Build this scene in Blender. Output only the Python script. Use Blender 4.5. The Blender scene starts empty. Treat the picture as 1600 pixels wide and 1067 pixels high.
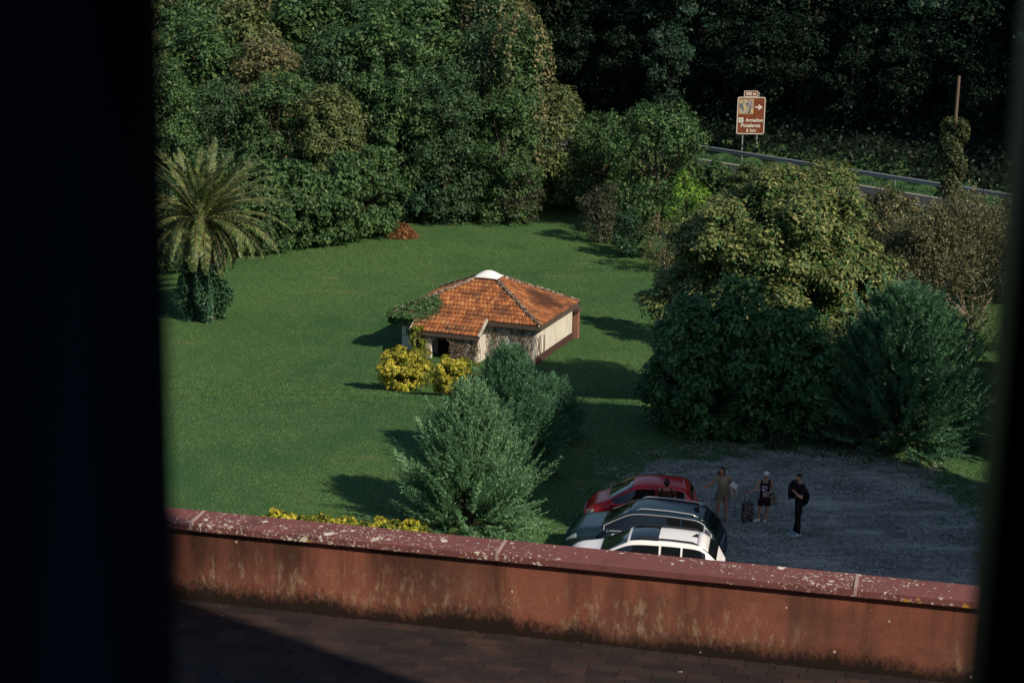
import bpy, bmesh, math, random
import numpy as np
from mathutils import Vector, Matrix, Quaternion

# ------------------------------------------------------------------ camera
SC = bpy.context.scene
COL = SC.collection
FPX, PITCH, ROLL, CAMZ = 3000.0, math.radians(14.0), math.radians(1.1), 18.0
_F = np.array([0, math.cos(PITCH), -math.sin(PITCH)])
_R0 = np.array([1.0, 0, 0]); _U0 = np.array([0, math.sin(PITCH), math.cos(PITCH)])
_R = _R0 * math.cos(ROLL) + _U0 * math.sin(ROLL)
_U = _U0 * math.cos(ROLL) - _R0 * math.sin(ROLL)
cam_d = bpy.data.cameras.new('camera'); cam = bpy.data.objects.new('camera', cam_d); COL.objects.link(cam)
mw = Matrix.Identity(4)
for i in range(3):
    mw[i][0], mw[i][1], mw[i][2] = _R[i], _U[i], -_F[i]
mw[2][3] = CAMZ
cam.matrix_world = mw
cam_d.sensor_width = 36.0; cam_d.lens = FPX / 1600 * 36
cam_d.clip_start = 0.02; cam_d.clip_end = 2000
cam_d.dof.use_dof = True; cam_d.dof.focus_distance = 46.0; cam_d.dof.aperture_fstop = 7.2
SC.camera = cam

# ------------------------------------------------------------------ light
SUN_EL = math.radians(37.0)
SUN_H = (0.70, -0.714)                      # horizontal direction towards the sun
world = bpy.data.worlds.new("World"); SC.world = world; world.use_nodes = True
wn = world.node_tree
sky = wn.nodes.new('ShaderNodeTexSky'); sky.sky_type = 'NISHITA'; sky.sun_disc = False
sky.sun_elevation = SUN_EL; sky.sun_rotation = math.atan2(SUN_H[0], SUN_H[1])
sky.air_density = 1.0; sky.dust_density = 0.6; sky.ozone_density = 1.2
bg = wn.nodes['Background']; bg.inputs['Strength'].default_value = 0.085
wn.links.new(sky.outputs[0], bg.inputs[0])
sd = bpy.data.lights.new('sun', 'SUN'); sd.energy = 4.7; sd.angle = math.radians(0.5); sd.color = (1.0, 0.86, 0.68)
sun = bpy.data.objects.new('sun', sd); COL.objects.link(sun)
_d = Vector((-SUN_H[0] * math.cos(SUN_EL), -SUN_H[1] * math.cos(SUN_EL), -math.sin(SUN_EL)))
sun.rotation_mode = 'QUATERNION'; sun.rotation_quaternion = _d.to_track_quat('-Z', 'Y'); sun.location = (60, -60, 60)
SC.view_settings.view_transform = 'Standard'; SC.view_settings.look = 'None'
SC.view_settings.exposure = 0.2; SC.view_settings.gamma = 1.0
try:
    SC.cycles.use_denoising = True
    SC.cycles.max_bounces = 6; SC.cycles.diffuse_bounces = 3; SC.cycles.glossy_bounces = 3
    SC.cycles.transmission_bounces = 3; SC.cycles.transparent_max_bounces = 6
    SC.cycles.sample_clamp_indirect = 4.0
except Exception:
    pass

# ------------------------------------------------------------------ terrain shape (metres)
def sstep(a, b, x):
    t = np.clip((np.asarray(x, float) - a) / (b - a), 0, 1)
    return t * t * (3 - 2 * t)
RA = np.array([6.1, 131.4]); RB = np.array([28.9, 107.0])
RT = (RB - RA) / np.linalg.norm(RB - RA); RN = np.array([-RT[1], RT[0]])     # along the road (to the right), and away beyond it
ROADZ = -0.5
def rq(x, y):
    dx, dy = np.asarray(x, float) - RA[0], np.asarray(y, float) - RA[1]
    return dx * RN[0] + dy * RN[1], dx * RT[0] + dy * RT[1]
def zg(x, y):
    x = np.asarray(x, float); y = np.asarray(y, float)
    q, s = rq(x, y)
    z = -3.0 * sstep(60, 79, y)
    z = z + 0.06 * np.sin(x * 0.31 + 1) * np.sin(y * 0.23) * sstep(62, 80, y)
    k = sstep(-13, -6.6, q)
    z = z * (1 - k) + ROADZ * k
    hill = np.clip(q - 1.2, 0, None) * 0.55
    hill = np.minimum(hill, 26 + 0 * hill)
    shade_spur = np.clip(q - 4.6, 0, 12) * 7.0 * sstep(46, 54, s) * (1 - sstep(84, 92, s))  # steep rise out of view, added to keep sun off the wooded slope
    return z + np.maximum(hill, shade_spur)
def ray(px, py):
    d = _F * FPX + _R * (px - 800) - _U * (py - 533.5)
    return d / np.linalg.norm(d)
def P(px, py, z):
    d = ray(px, py); t = (z - CAMZ) / d[2]
    return Vector((d[0] * t, d[1] * t, z))
def PY(px, py, y):
    d = ray(px, py); t = y / d[1]
    return Vector((d[0] * t, y, CAMZ + d[2] * t))
def G(px, py):
    """the point of the terrain that is seen at a pixel of the photograph"""
    d = ray(px, py); t = 30.0
    while t < 400:
        if CAMZ + d[2] * t < zg(d[0] * t, d[1] * t): break
        t += 0.25
    return Vector((d[0] * t, d[1] * t, float(zg(d[0] * t, d[1] * t))))
def onground(x, y): return Vector((x, y, float(zg(x, y))))

# ------------------------------------------------------------------ scene helpers
def tag(o, label=None, cat=None, group=None, kind=None):
    if label: o['label'] = label
    if cat: o['category'] = cat
    if group: o['group'] = group
    if kind: o['kind'] = kind
    return o
def thing(name, label, cat, loc=(0, 0, 0), rz=0.0, group=None):
    o = bpy.data.objects.new(name, None); COL.objects.link(o)
    o.empty_display_size = 0.2
    o.location = loc; o.rotation_euler = (0, 0, rz)
    return tag(o, label, cat, group)
def link(name, me, m=None, parent=None, smooth=False):
    if m is not None:
        me.materials.clear(); me.materials.append(m)
    if smooth:
        me.polygons.foreach_set('use_smooth', np.ones(len(me.polygons), bool))
    o = bpy.data.objects.new(name, me); COL.objects.link(o)
    if parent is not None: o.parent = parent
    return o
def dup(root, loc, rz=0.0, sc=1.0, label=None, cat=None, group=None):
    r = root.copy(); COL.objects.link(r)
    r.location = loc; r.rotation_euler = (0, 0, rz)
    r.scale = (sc, sc, sc) if not hasattr(sc, '__len__') else sc
    if label: r['label'] = label
    if cat: r['category'] = cat
    if group: r['group'] = group
    for ch in root.children:
        c = ch.copy(); COL.objects.link(c); c.parent = r
        for g in ch.children:
            d = g.copy(); COL.objects.link(d); d.parent = c
    return r
def quads(name, V):
    """fast mesh of separate quads: V is (n*4, 3)"""
    n = len(V) // 4
    me = bpy.data.meshes.new(name)
    me.vertices.add(n * 4); me.vertices.foreach_set('co', np.ascontiguousarray(V, np.float32).ravel())
    me.loops.add(n * 4); me.loops.foreach_set('vertex_index', np.arange(n * 4, dtype=np.int32))
    me.polygons.add(n); me.polygons.foreach_set('loop_start', np.arange(0, n * 4, 4, dtype=np.int32))
    me.update(calc_edges=True); me.validate()
    return me
class MB:
    def __init__(s): s.v = []; s.f = []; s.n = 0
    def add(s, V, F):
        s.v.extend([tuple(float(c) for c in p) for p in V]); s.f.extend([tuple(i + s.n for i in f) for f in F]); s.n += len(V); return s
    def box(s, c, size, rot=None, top=1.0):
        hx, hy, hz = size[0] / 2, size[1] / 2, size[2] / 2
        V = []
        for z, k in ((-hz, 1.0), (hz, top)):
            for x, y in ((-hx, -hy), (hx, -hy), (hx, hy), (-hx, hy)):
                p = Vector((x * k, y * k, z))
                if rot is not None: p = rot @ p
                V.append(p + Vector(c))
        return s.add(V, [(3, 2, 1, 0), (4, 5, 6, 7), (0, 1, 5, 4), (1, 2, 6, 5), (2, 3, 7, 6), (3, 0, 4, 7)])
    def bbox(s, a, b):
        return s.box([(a[i] + b[i]) / 2 for i in range(3)], [abs(b[i] - a[i]) for i in range(3)])
    def hexa(s, V): # 4 bottom + 4 top
        return s.add(V, [(3, 2, 1, 0), (4, 5, 6, 7), (0, 1, 5, 4), (1, 2, 6, 5), (2, 3, 7, 6), (3, 0, 4, 7)])
    def tube(s, pts, rad, n=8, cap=True):
        pts = [Vector(p) for p in pts]
        if not hasattr(rad, '__len__'): rad = [rad] * len(pts)
        V = []; F = []; prev = None
        for i, p in enumerate(pts):
            t = (pts[min(i + 1, len(pts) - 1)] - pts[max(i - 1, 0)])
            if t.length < 1e-9: t = Vector((0, 0, 1))
            t.normalize()
            a = prev if prev is not None else (Vector((0, 0, 1)) if abs(t.z) < 0.9 else Vector((1, 0, 0)))
            a = (a - t * a.dot(t))
            if a.length < 1e-6: a = t.orthogonal()
            a.normalize(); b = t.cross(a); prev = a
            for k in range(n):
                w = 2 * math.pi * k / n
                V.append(p + (a * math.cos(w) + b * math.sin(w)) * rad[i])
        for i in range(len(pts) - 1):
            for k in range(n):
                F.append((i * n + k, i * n + (k + 1) % n, (i + 1) * n + (k + 1) % n, (i + 1) * n + k))
        if cap:
            F.append(tuple(range(n - 1, -1, -1))); F.append(tuple((len(pts) - 1) * n + k for k in range(n)))
        return s.add(V, F)
    def ell(s, c, r, nu=12, nv=8, rot=None):
        V = [(0, 0, -1)]; F = []
        for j in range(1, nv):
            ph = -math.pi / 2 + math.pi * j / nv
            for i in range(nu):
                th = 2 * math.pi * i / nu
                V.append((math.cos(ph) * math.cos(th), math.cos(ph) * math.sin(th), math.sin(ph)))
        V.append((0, 0, 1)); L = len(V) - 1
        for i in range(nu):
            F.append((0, 1 + (i + 1) % nu, 1 + i)); F.append((L, 1 + (nv - 2) * nu + i, 1 + (nv - 2) * nu + (i + 1) % nu))
        for j in range(nv - 2):
            for i in range(nu):
                a = 1 + j * nu + i; b = 1 + j * nu + (i + 1) % nu
                F.append((a, b, b + nu, a + nu))
        if not hasattr(r, '__len__'): r = (r, r, r)
        W = []
        for p in V:
            q = Vector((p[0] * r[0], p[1] * r[1], p[2] * r[2]))
            if rot is not None: q = rot @ q
            W.append(q + Vector(c))
        return s.add(W, F)
    def grid(s, rows):
        m = len(rows[0]); V = [p for r in rows for p in r]; F = []
        for i in range(len(rows) - 1):
            for k in range(m - 1):
                F.append((i * m + k, i * m + k + 1, (i + 1) * m + k + 1, (i + 1) * m + k))
        return s.add(V, F)
    def mesh(s, name):
        me = bpy.data.meshes.new(name); me.from_pydata(s.v, [], s.f); me.update(); return me
    def build(s, name, m, parent=None, smooth=False):
        return link(name, s.mesh(name), m, parent, smooth)
def bevel(o, w, seg=2):
    b = o.modifiers.new('bevel', 'BEVEL'); b.width = w; b.segments = seg; b.limit_method = 'ANGLE'; b.angle_limit = 0.6
    return o

# ------------------------------------------------------------------ materials
class NT:
    def __init__(s, name):
        s.m = bpy.data.materials.new(name); s.m.use_nodes = True; s.t = s.m.node_tree
        s.b = s.t.nodes['Principled BSDF']; s.o = s.t.nodes['Material Output']
    def nd(s, t, **k):
        n = s.t.nodes.new(t)
        for a, v in k.items(): setattr(n, a, v)
        return n
    def put(s, sock, v):
        if isinstance(v, bpy.types.NodeSocket): s.t.links.new(v, sock)
        elif hasattr(v, '__len__') and sock.type == 'RGBA' and len(v) == 3: sock.default_value = (*v, 1)
        else: sock.default_value = v
    def co(s, kind='Object'): return s.nd('ShaderNodeTexCoord').outputs[kind]
    def map(s, vec, scale=(1, 1, 1), rot=(0, 0, 0), loc=(0, 0, 0)):
        n = s.nd('ShaderNodeMapping'); s.put(n.inputs[0], vec); n.inputs[1].default_value = loc; n.inputs[2].default_value = rot; n.inputs[3].default_value = scale
        return n.outputs[0]
    def noise(s, vec, scale, detail=4.0, rough=0.55, dist=0.0, col=False):
        n = s.nd('ShaderNodeTexNoise'); s.put(n.inputs['Vector'], vec); n.inputs['Scale'].default_value = scale
        n.inputs['Detail'].default_value = detail; n.inputs['Roughness'].default_value = rough; n.inputs['Distortion'].default_value = dist
        return n.outputs['Color' if col else 'Fac']
    def voro(s, vec, scale, out='Distance', rnd=1.0):
        n = s.nd('ShaderNodeTexVoronoi'); s.put(n.inputs['Vector'], vec); n.inputs['Scale'].default_value = scale; n.inputs['Randomness'].default_value = rnd
        return n.outputs[out]
    def ramp(s, fac, stops, interp='LINEAR'):
        n = s.nd('ShaderNodeValToRGB'); s.put(n.inputs[0], fac); r = n.color_ramp; r.interpolation = interp
        while len(r.elements) < len(stops): r.elements.new(0.5)
        for e, (p, c) in zip(r.elements, stops):
            e.position = p; e.color = (c, c, c, 1) if not hasattr(c, '__len__') else (*c, 1)
        return n.outputs[0]
    def mix(s, fac, a, b, mode='MIX'):
        n = s.nd('ShaderNodeMix', data_type='RGBA', blend_type=mode); s.put(n.inputs[0], fac); s.put(n.inputs[6], a); s.put(n.inputs[7], b)
        return n.outputs[2]
    def math(s, op, a, b=0.0, c=None, clamp=False):
        n = s.nd('ShaderNodeMath', operation=op, use_clamp=clamp); s.put(n.inputs[0], a); s.put(n.inputs[1], b)
        if c is not None: s.put(n.inputs[2], c)
        return n.outputs[0]
    def xyz(s, vec):
        n = s.nd('ShaderNodeSeparateXYZ'); s.put(n.inputs[0], vec); return n.outputs
    def rnd(s): return s.nd('ShaderNodeNewGeometry').outputs['Random Per Island']
    def attr(s, name): return s.nd('ShaderNodeAttribute', attribute_name=name).outputs['Fac']
    def bump(s, h, strength=0.3, dist=0.02):
        n = s.nd('ShaderNodeBump'); s.put(n.inputs['Height'], h); n.inputs['Strength'].default_value = strength; n.inputs['Distance'].default_value = dist
        s.t.links.new(n.outputs[0], s.b.inputs['Normal']); return s
    def pr(s, color=None, rough=None, spec=None, metal=None, coat=None):
        if color is not None: s.put(s.b.inputs['Base Color'], color)
        if rough is not None: s.put(s.b.inputs['Roughness'], rough)
        if spec is not None: s.put(s.b.inputs['Specular IOR Level'], spec)
        if metal is not None: s.put(s.b.inputs['Metallic'], metal)
        if coat is not None: s.put(s.b.inputs['Coat Weight'], coat); s.b.inputs['Coat Roughness'].default_value = 0.04
        return s
_plain = {}
def plain(name, c, rough=0.6, spec=0.4, metal=0.0, coat=None, var=0.12, scale=9.0):
    if name in _plain: return _plain[name]
    n = NT(name)
    f = n.noise(n.co(), scale, 5)
    n.pr(n.mix(f, [x * (1 - var) for x in c], [min(1, x * (1 + var)) for x in c]), rough, spec, metal, coat)
    _plain[name] = n.m
    return n.m
def leafmat(name, cols, rough=0.5, trans=0.22, spec=0.22, patch=0.35, pscale=0.55):
    """leaves: each leaf its own shade, and patches of the crown that differ"""
    n = NT(name)
    r = n.rnd()
    c = n.ramp(r, [(i / max(1, len(cols) - 1), k) for i, k in enumerate(cols)])
    f = n.noise(n.co(), pscale, 3)
    c = n.mix(n.ramp(f, [(0.36, patch), (0.62, 0.0)]), c, [x * 0.55 for x in cols[0]])
    n.pr(c, rough, spec)
    tr = n.nd('ShaderNodeBsdfTranslucent'); n.put(tr.inputs[0], n.mix(0.5, c, (cols[-1][0], cols[-1][1] * 1.1, cols[-1][2] * 0.5)))
    mx = n.nd('ShaderNodeMixShader'); mx.inputs[0].default_value = trans
    n.t.links.new(n.b.outputs[0], mx.inputs[1]); n.t.links.new(tr.outputs[0], mx.inputs[2]); n.t.links.new(mx.outputs[0], n.o.inputs[0])
    return n.m
def grass_color(n, co):
    big = n.noise(co, 0.13, 5, 0.65); mid = n.noise(n.map(co, (1, 0.6, 1)), 0.75, 5, 0.62); fine = n.noise(co, 15.0, 4, 0.75); tuft = n.noise(co, 5.0, 4, 0.7)
    c = n.mix(n.ramp(big, [(0.40, 0.0), (0.60, 1.0)]), (0.054, 0.132, 0.044), (0.118, 0.205, 0.062))
    c = n.mix(n.ramp(mid, [(0.44, 0.0), (0.62, 0.6)]), c, (0.135, 0.205, 0.072))
    c = n.mix(n.ramp(tuft, [(0.42, 0.7), (0.56, 0.0)]), c, (0.046, 0.118, 0.038))
    c = n.mix(n.ramp(fine, [(0.44, 0.9), (0.55, 0.0)]), c, (0.024, 0.068, 0.024))
    dry = n.noise(n.map(co, (0.5, 1.2, 1)), 0.33, 6, 0.7)
    c = n.mix(n.ramp(dry, [(0.60, 0.0), (0.72, 0.5)]), c, (0.20, 0.18, 0.085))
    sp = n.noise(n.map(co, (1, 1.6, 1), loc=(4, 9, 0)), 0.9, 4, 0.6)
    c = n.mix(n.ramp(sp, [(0.70, 0.0), (0.74, 0.7)]), c, (0.25, 0.17, 0.10))
    return c, fine
def gravel_color(n, co):
    a = n.noise(co, 16, 5, 0.8); a2 = n.noise(co, 5.5, 5, 0.75); b = n.noise(co, 0.5, 5, 0.65); v = n.voro(co, 22)
    c = n.mix(n.ramp(a, [(0.42, 0.0), (0.58, 1.0)]), (0.075, 0.083, 0.086), (0.36, 0.37, 0.36))
    c = n.mix(n.ramp(a2, [(0.42, 0.8), (0.55, 0.0)]), c, (0.085, 0.095, 0.095))
    c = n.mix(n.ramp(b, [(0.40, 0.7), (0.56, 0.0)]), c, (0.090, 0.10, 0.096))
    tr = n.noise(n.map(co, (0.6, 1.5, 1), rot=(0, 0, -0.25)), 0.9, 6, 0.72)
    c = n.mix(n.ramp(tr, [(0.47, 0.0), (0.60, 0.5)]), c, (0.38, 0.39, 0.37))
    c = n.mix(1.0, c, (1.42, 1.36, 1.18), 'MULTIPLY')
    return c, n.math('MULTIPLY', a, v)

# ------------------------------------------------------------------ ground, gravel, road
def m_grass():
    n = NT('lawn'); co = n.co(); c, fine = grass_color(n, co)
    n.pr(c, 0.85, 0.15); n.bump(n.noise(co, 14, 6, 0.75), 0.9, 0.06); return n.m
M_GRASS = m_grass()
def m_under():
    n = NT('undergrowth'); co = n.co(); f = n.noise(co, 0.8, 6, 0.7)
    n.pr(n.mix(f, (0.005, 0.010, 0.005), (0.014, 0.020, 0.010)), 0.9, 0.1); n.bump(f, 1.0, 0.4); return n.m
M_UNDER = m_under()
def terrain():
    xs = np.concatenate([np.linspace(-420, -92, 18), np.arange(-88, 121, 1.6), np.linspace(126, 520, 20)])
    ys = np.concatenate([np.linspace(-200, 26, 14), np.arange(28, 190, 1.6), np.linspace(194, 620, 20)])
    X, Y = np.meshgrid(xs, ys); Z = zg(X, Y)
    V = np.stack([X, Y, Z], -1).reshape(-1, 3); nx = len(xs)
    lawn, hill = [], []
    for j in range(len(ys) - 1):
        for i in range(nx - 1):
            cx, cy = (xs[i] + xs[i + 1]) / 2, (ys[j] + ys[j + 1]) / 2
            q, s = rq(cx, cy)
            f = (j * nx + i, j * nx + i + 1, (j + 1) * nx + i + 1, (j + 1) * nx + i)
            (hill if q > 2.6 else lawn).append(f)
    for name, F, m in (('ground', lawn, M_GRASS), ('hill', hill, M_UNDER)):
        used = np.unique(np.array(F)); re = np.zeros(len(V), int); re[used] = np.arange(len(used))
        me = bpy.data.meshes.new(name); me.from_pydata(V[used].tolist(), [], re[np.array(F)].tolist()); me.update()
        tag(link(name, me, m, smooth=True), kind='structure')
terrain()

def poly_sd(pts, x, y):
    """signed distance to a polygon, positive inside"""
    n = len(pts); best = np.full(x.shape, 1e9); ins = np.zeros(x.shape, bool)
    for i in range(n):
        ax, ay = pts[i]; bx, by = pts[(i + 1) % n]
        ex, ey = bx - ax, by - ay; t = np.clip(((x - ax) * ex + (y - ay) * ey) / (ex * ex + ey * ey), 0, 1)
        best = np.minimum(best, np.hypot(x - ax - t * ex, y - ay - t * ey))
        c = ((ay > y) != (by > y)) & (x < (bx - ax) * (y - ay) / (by - ay + 1e-12) + ax); ins ^= c
    return np.where(ins, best, -best)
def gravel():
    pp = [G(930, 860), G(945, 790), G(955, 742), G(1010, 715), G(1150, 698), G(1300, 700), G(1400, 712), G(1455, 735), G(1520, 775), G(1590, 850)]
    pts = [(p.x, p.y) for p in pp] + [(19, 42), (17, 30), (0, 30), (1.2, 46)]
    xs = np.arange(-4, 24, 0.4); ys = np.arange(28, 66, 0.4)
    X, Y = np.meshgrid(xs, ys); sdv = poly_sd(pts, X, Y); nx = len(xs)
    V = np.stack([X, Y, zg(X, Y) + 0.012], -1).reshape(-1, 3)
    F = [(j * nx + i, j * nx + i + 1, (j + 1) * nx + i + 1, (j + 1) * nx + i) for j in range(len(ys) - 1) for i in range(nx - 1) if sdv[j, i] > -2.2]
    me = bpy.data.meshes.new('gravel_lot'); me.from_pydata(V.tolist(), [], F); me.update()
    a = me.attributes.new('edge', 'FLOAT', 'POINT'); a.data.foreach_set('value', sdv.astype(np.float32).ravel())
    n = NT('gravel'); co = n.co()
    g, fine = grass_color(n, co); k, h = gravel_color(n, co)
    e = n.math('ADD', n.attr('edge'), n.math('MULTIPLY', n.math('SUBTRACT', n.noise(co, 0.7, 6, 0.72), 0.5), 12.0))
    fac = n.ramp(e, [(0.0, 0.0), (0.9, 1.0)])
    e2 = n.noise(n.map(co, (1, 1, 1), loc=(9, 3, 0)), 2.2, 5, 0.7)
    fac = n.math('MULTIPLY', fac, n.ramp(n.math('ADD', e2, n.math('MULTIPLY', n.attr('edge'), 0.10)), [(0.44, 0.15), (0.54, 1.0)]))
    n.pr(n.mix(fac, g, k), 0.88, 0.2); n.bump(n.mix(fac, fine, h), 0.9, 0.05)
    tag(link('gravel_lot', me, n.m, smooth=True), kind='structure')
    return pts
GRAVEL = gravel()

def road():
    n = NT('asphalt'); co = n.co(); f = n.noise(co, 30, 4, 0.7); b = n.noise(co, 0.4, 4)
    n.pr(n.mix(b, n.mix(f, (0.018, 0.022, 0.028), (0.040, 0.046, 0.054)), (0.030, 0.035, 0.042)), 0.75, 0.3); n.bump(f, 0.3, 0.01)
    def strip(name, q0, q1, dz, m, s0=-60, s1=110, step=4.0):
        rows = []
        for s in np.arange(s0, s1, step):
            rows.append([(RA[0] + RT[0] * s + RN[0] * q, RA[1] + RT[1] * s + RN[1] * q, ROADZ + dz) for q in (q0, q1)])
        return MB().grid(rows)
    tag(strip('road', -6.4, -0.5, 0.02, n.m).build('road', n.m), kind='structure')
    mp = plain('road_paint', (0.62, 0.62, 0.58), 0.7, 0.2)
    pm = strip('l', -0.75, -0.62, 0.026, mp)
    a = strip('l', -3.55, -3.42, 0.026, mp); pm.add(a.v, a.f); a = strip('l', -6.25, -6.12, 0.026, mp); pm.add(a.v, a.f)
    tag(pm.build('road_marking', mp), kind='structure')
    # guard rail: W profile beam on posts
    gm = plain('galvanised_steel', (0.30, 0.33, 0.35), 0.5, 0.5, 0.4)
    g = thing('guard_rail', 'grey steel guard rail with a W profile along the far side of the road', 'guard rail', (RA[0], RA[1], ROADZ))
    prof = [(0.0, 0.49), (-0.05, 0.52), (-0.05, 0.56), (0.0, 0.60), (0.0, 0.63), (-0.05, 0.66), (-0.05, 0.72), (0.0, 0.76)]
    rows = []
    for s in np.arange(-60, 110, 2.0):
        rows.append([(RT[0] * s + RN[0] * (0.25 + q), RT[1] * s + RN[1] * (0.25 + q), z) for q, z in prof])
    b = MB().grid(rows); ob = b.build('rail', gm, g)
    sol = ob.modifiers.new('thick', 'SOLIDIFY'); sol.thickness = 0.006
    pmh = MB().box((0, 0, 0.36), (0.10, 0.06, 0.74)).mesh('post'); pmh.materials.append(gm)
    for s in np.arange(-36, 50, 4.0):
        o = bpy.data.objects.new('post', pmh); COL.objects.link(o); o.parent = g
        o.location = (RT[0] * s + RN[0] * 0.34, RT[1] * s + RN[1] * 0.34, 0.0); o.rotation_euler = (0, 0, math.atan2(RT[1], RT[0]))
road()

# ------------------------------------------------------------------ road sign with its writing
def text_mesh(txt, size, align='CENTER', bold=0.0):
    cu = bpy.data.curves.new('t', 'FONT'); cu.body = txt; cu.size = size; cu.align_x = align; cu.align_y = 'CENTER'; cu.extrude = 0.004; cu.offset = bold
    o = bpy.data.objects.new('t', cu); COL.objects.link(o)
    bpy.context.view_layer.update()
    me = bpy.data.meshes.new_from_object(o.evaluated_get(bpy.context.evaluated_depsgraph_get()))
    bpy.data.objects.remove(o); bpy.data.curves.remove(cu)
    return me
def rrect(w, h, r, n=5):
    pts = []
    for cx, cy, a0 in ((w / 2 - r, h / 2 - r, 0), (-w / 2 + r, h / 2 - r, 90), (-w / 2 + r, -h / 2 + r, 180), (w / 2 - r, -h / 2 + r, 270)):
        for k in range(n + 1):
            a = math.radians(a0 + 90 * k / n); pts.append((cx + r * math.cos(a), cy + r * math.sin(a)))
    return pts
def slab(pts, y0, y1, cx=0, cz=0):
    n = len(pts); mb = MB()
    mb.add([(cx + x, y0, cz + z) for x, z in pts] + [(cx + x, y1, cz + z) for x, z in pts],
           [tuple(range(n - 1, -1, -1))[::-1], tuple(range(2 * n - 1, n - 1, -1))] + [(i, i + n, (i + 1) % n + n, (i + 1) % n) for i in range(n)])
    return mb
def sign():
    base = PY(1170, 249, 124.2); base.z = float(zg(base.x, base.y))
    s = thing('road_sign', 'brown tourist road sign on two grey posts reading Armañon Pozalagua 6 km', 'road sign', base, math.radians(4))
    zc = PY(1173, 181, base.y).z - base.z
    W, H = 1.84, 2.42
    n = NT('sign_brown'); co = n.co(); f = n.noise(co, 2.2, 5, 0.65)
    n.pr(n.mix(n.ramp(f, [(0.35, 0.0), (0.7, 1.0)]), (0.10, 0.023, 0.008), (0.20, 0.050, 0.014)), 0.45, 0.4); mbr = n.m
    mw_ = plain('sign_white', (0.52, 0.50, 0.45), 0.5, 0.4)
    gm = _plain['galvanised_steel']
    slab(rrect(W, H, 0.13), 0.0, 0.05, 0, zc).build('board', mbr, s)
    def ring(w, h, r, t, cz, y):
        a, b = rrect(w, h, r), rrect(w - 2 * t, h - 2 * t, max(0.02, r - t)); k = len(a); mb = MB()
        mb.add([(x, y, cz + z) for x, z in a] + [(x, y, cz + z) for x, z in b] + [(x, y + 0.006, cz + z) for x, z in a] + [(x, y + 0.006, cz + z) for x, z in b],
               [(i, (i + 1) % k, (i + 1) % k + k, i + k) for i in range(k)] + [(i + 2 * k, i, i + k, i + 3 * k) for i in range(0)] +
               [(i, i + 2 * k, (i + 1) % k + 2 * k, (i + 1) % k) for i in range(k)])
        return mb
    ring(W - 0.02, H - 0.02, 0.12, 0.055, zc, -0.008).build('border', mw_, s)
    zp = zc + H / 2 + 0.20
    slab(rrect(0.92, 0.40, 0.06), 0.0, 0.04, -0.06, zp).build('distance_plate', mbr, s)
    r_ = ring(0.90, 0.38, 0.055, 0.035, zp, -0.008); r_.v = [(x - 0.06, y, z) for x, y, z in r_.v]; r_.build('border', mw_, s)
    def txt(t, x, z, size, align='CENTER', bold=0.010):
        me = text_mesh(t, size, align, bold); o = link('lettering', me, mw_, s)
        o.location = (x, -0.012, z); o.rotation_euler = (math.pi / 2, 0, 0)
    txt('500 m', -0.06, zp, 0.26)
    txt('Armañon', 0.23, zc - 0.30, 0.30); txt('Pozalagua', 0.0, zc - 0.64, 0.325); txt('6 km', 0.05, zc - 0.96, 0.32, 'CENTER', .006)
    ar = MB(); pts = [(0.0, 0.045), (0.27, 0.045), (0.20, 0.17), (0.29, 0.17), (0.50, 0.0), (0.29, -0.17), (0.20, -0.17), (0.27, -0.045), (0.0, -0.045)]
    slab([(x + 0.24, z) for x, z in pts][::-1], -0.014, -0.004, 0, zc + 0.55).build('arrow', mw_, s)
    n = NT('sign_picture'); co = n.co(); x, y, z = n.xyz(co)
    f = n.noise(n.map(co, (1.2, 1, 0.6)), 5.0, 3, 0.6, 0.6)
    c = n.ramp(f, [(0.34, (0.02, 0.025, 0.03)), (0.47, (0.16, 0.17, 0.19)), (0.56, (0.34, 0.30, 0.20)), (0.68, (0.55, 0.34, 0.10))])
    n.pr(n.mix(n.ramp(n.math('ADD', z, n.math('MULTIPLY', f, 0.5)), [(zc + 0.0, 0.0), (1.0, 0.0)]), c, (0.5, 0.33, 0.1)), 0.5, 0.3)
    MB().bbox((-0.78, -0.012, zc + 0.12), (0.13, -0.004, zc + 1.05)).build('picture', n.m, s)
    MB().bbox((-0.80, -0.007, zc + 0.10), (0.15, -0.003, zc + 1.07)).build('picture_border', plain('sign_ochre', (0.5, 0.32, 0.12), 0.5), s)
    MB().bbox((-0.80, -0.012, zc - 0.45), (-0.48, -0.004, zc - 0.13)).build('emblem', mw_, s)
    em = MB(); 
    for k in range(3):
        em.add([(-0.64 + 0.11 * math.cos(a + k * 2.1), -0.015, zc - 0.29 + 0.11 * math.sin(a + k * 2.1)) for a in (0, 0.8, 1.6)] + [(-0.64, -0.015, zc - 0.29)], [(0, 3, 2, 1)])
    em.build('emblem_mark', plain('emblem_green', (0.18, 0.36, 0.27), 0.5), s)
    for x in (-0.47, 0.47):
        MB().tube([(x, 0.09, -0.3), (x, 0.09, zc + H / 2 + 0.3)], 0.045, 8).build('post', gm, s)
sign()

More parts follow.
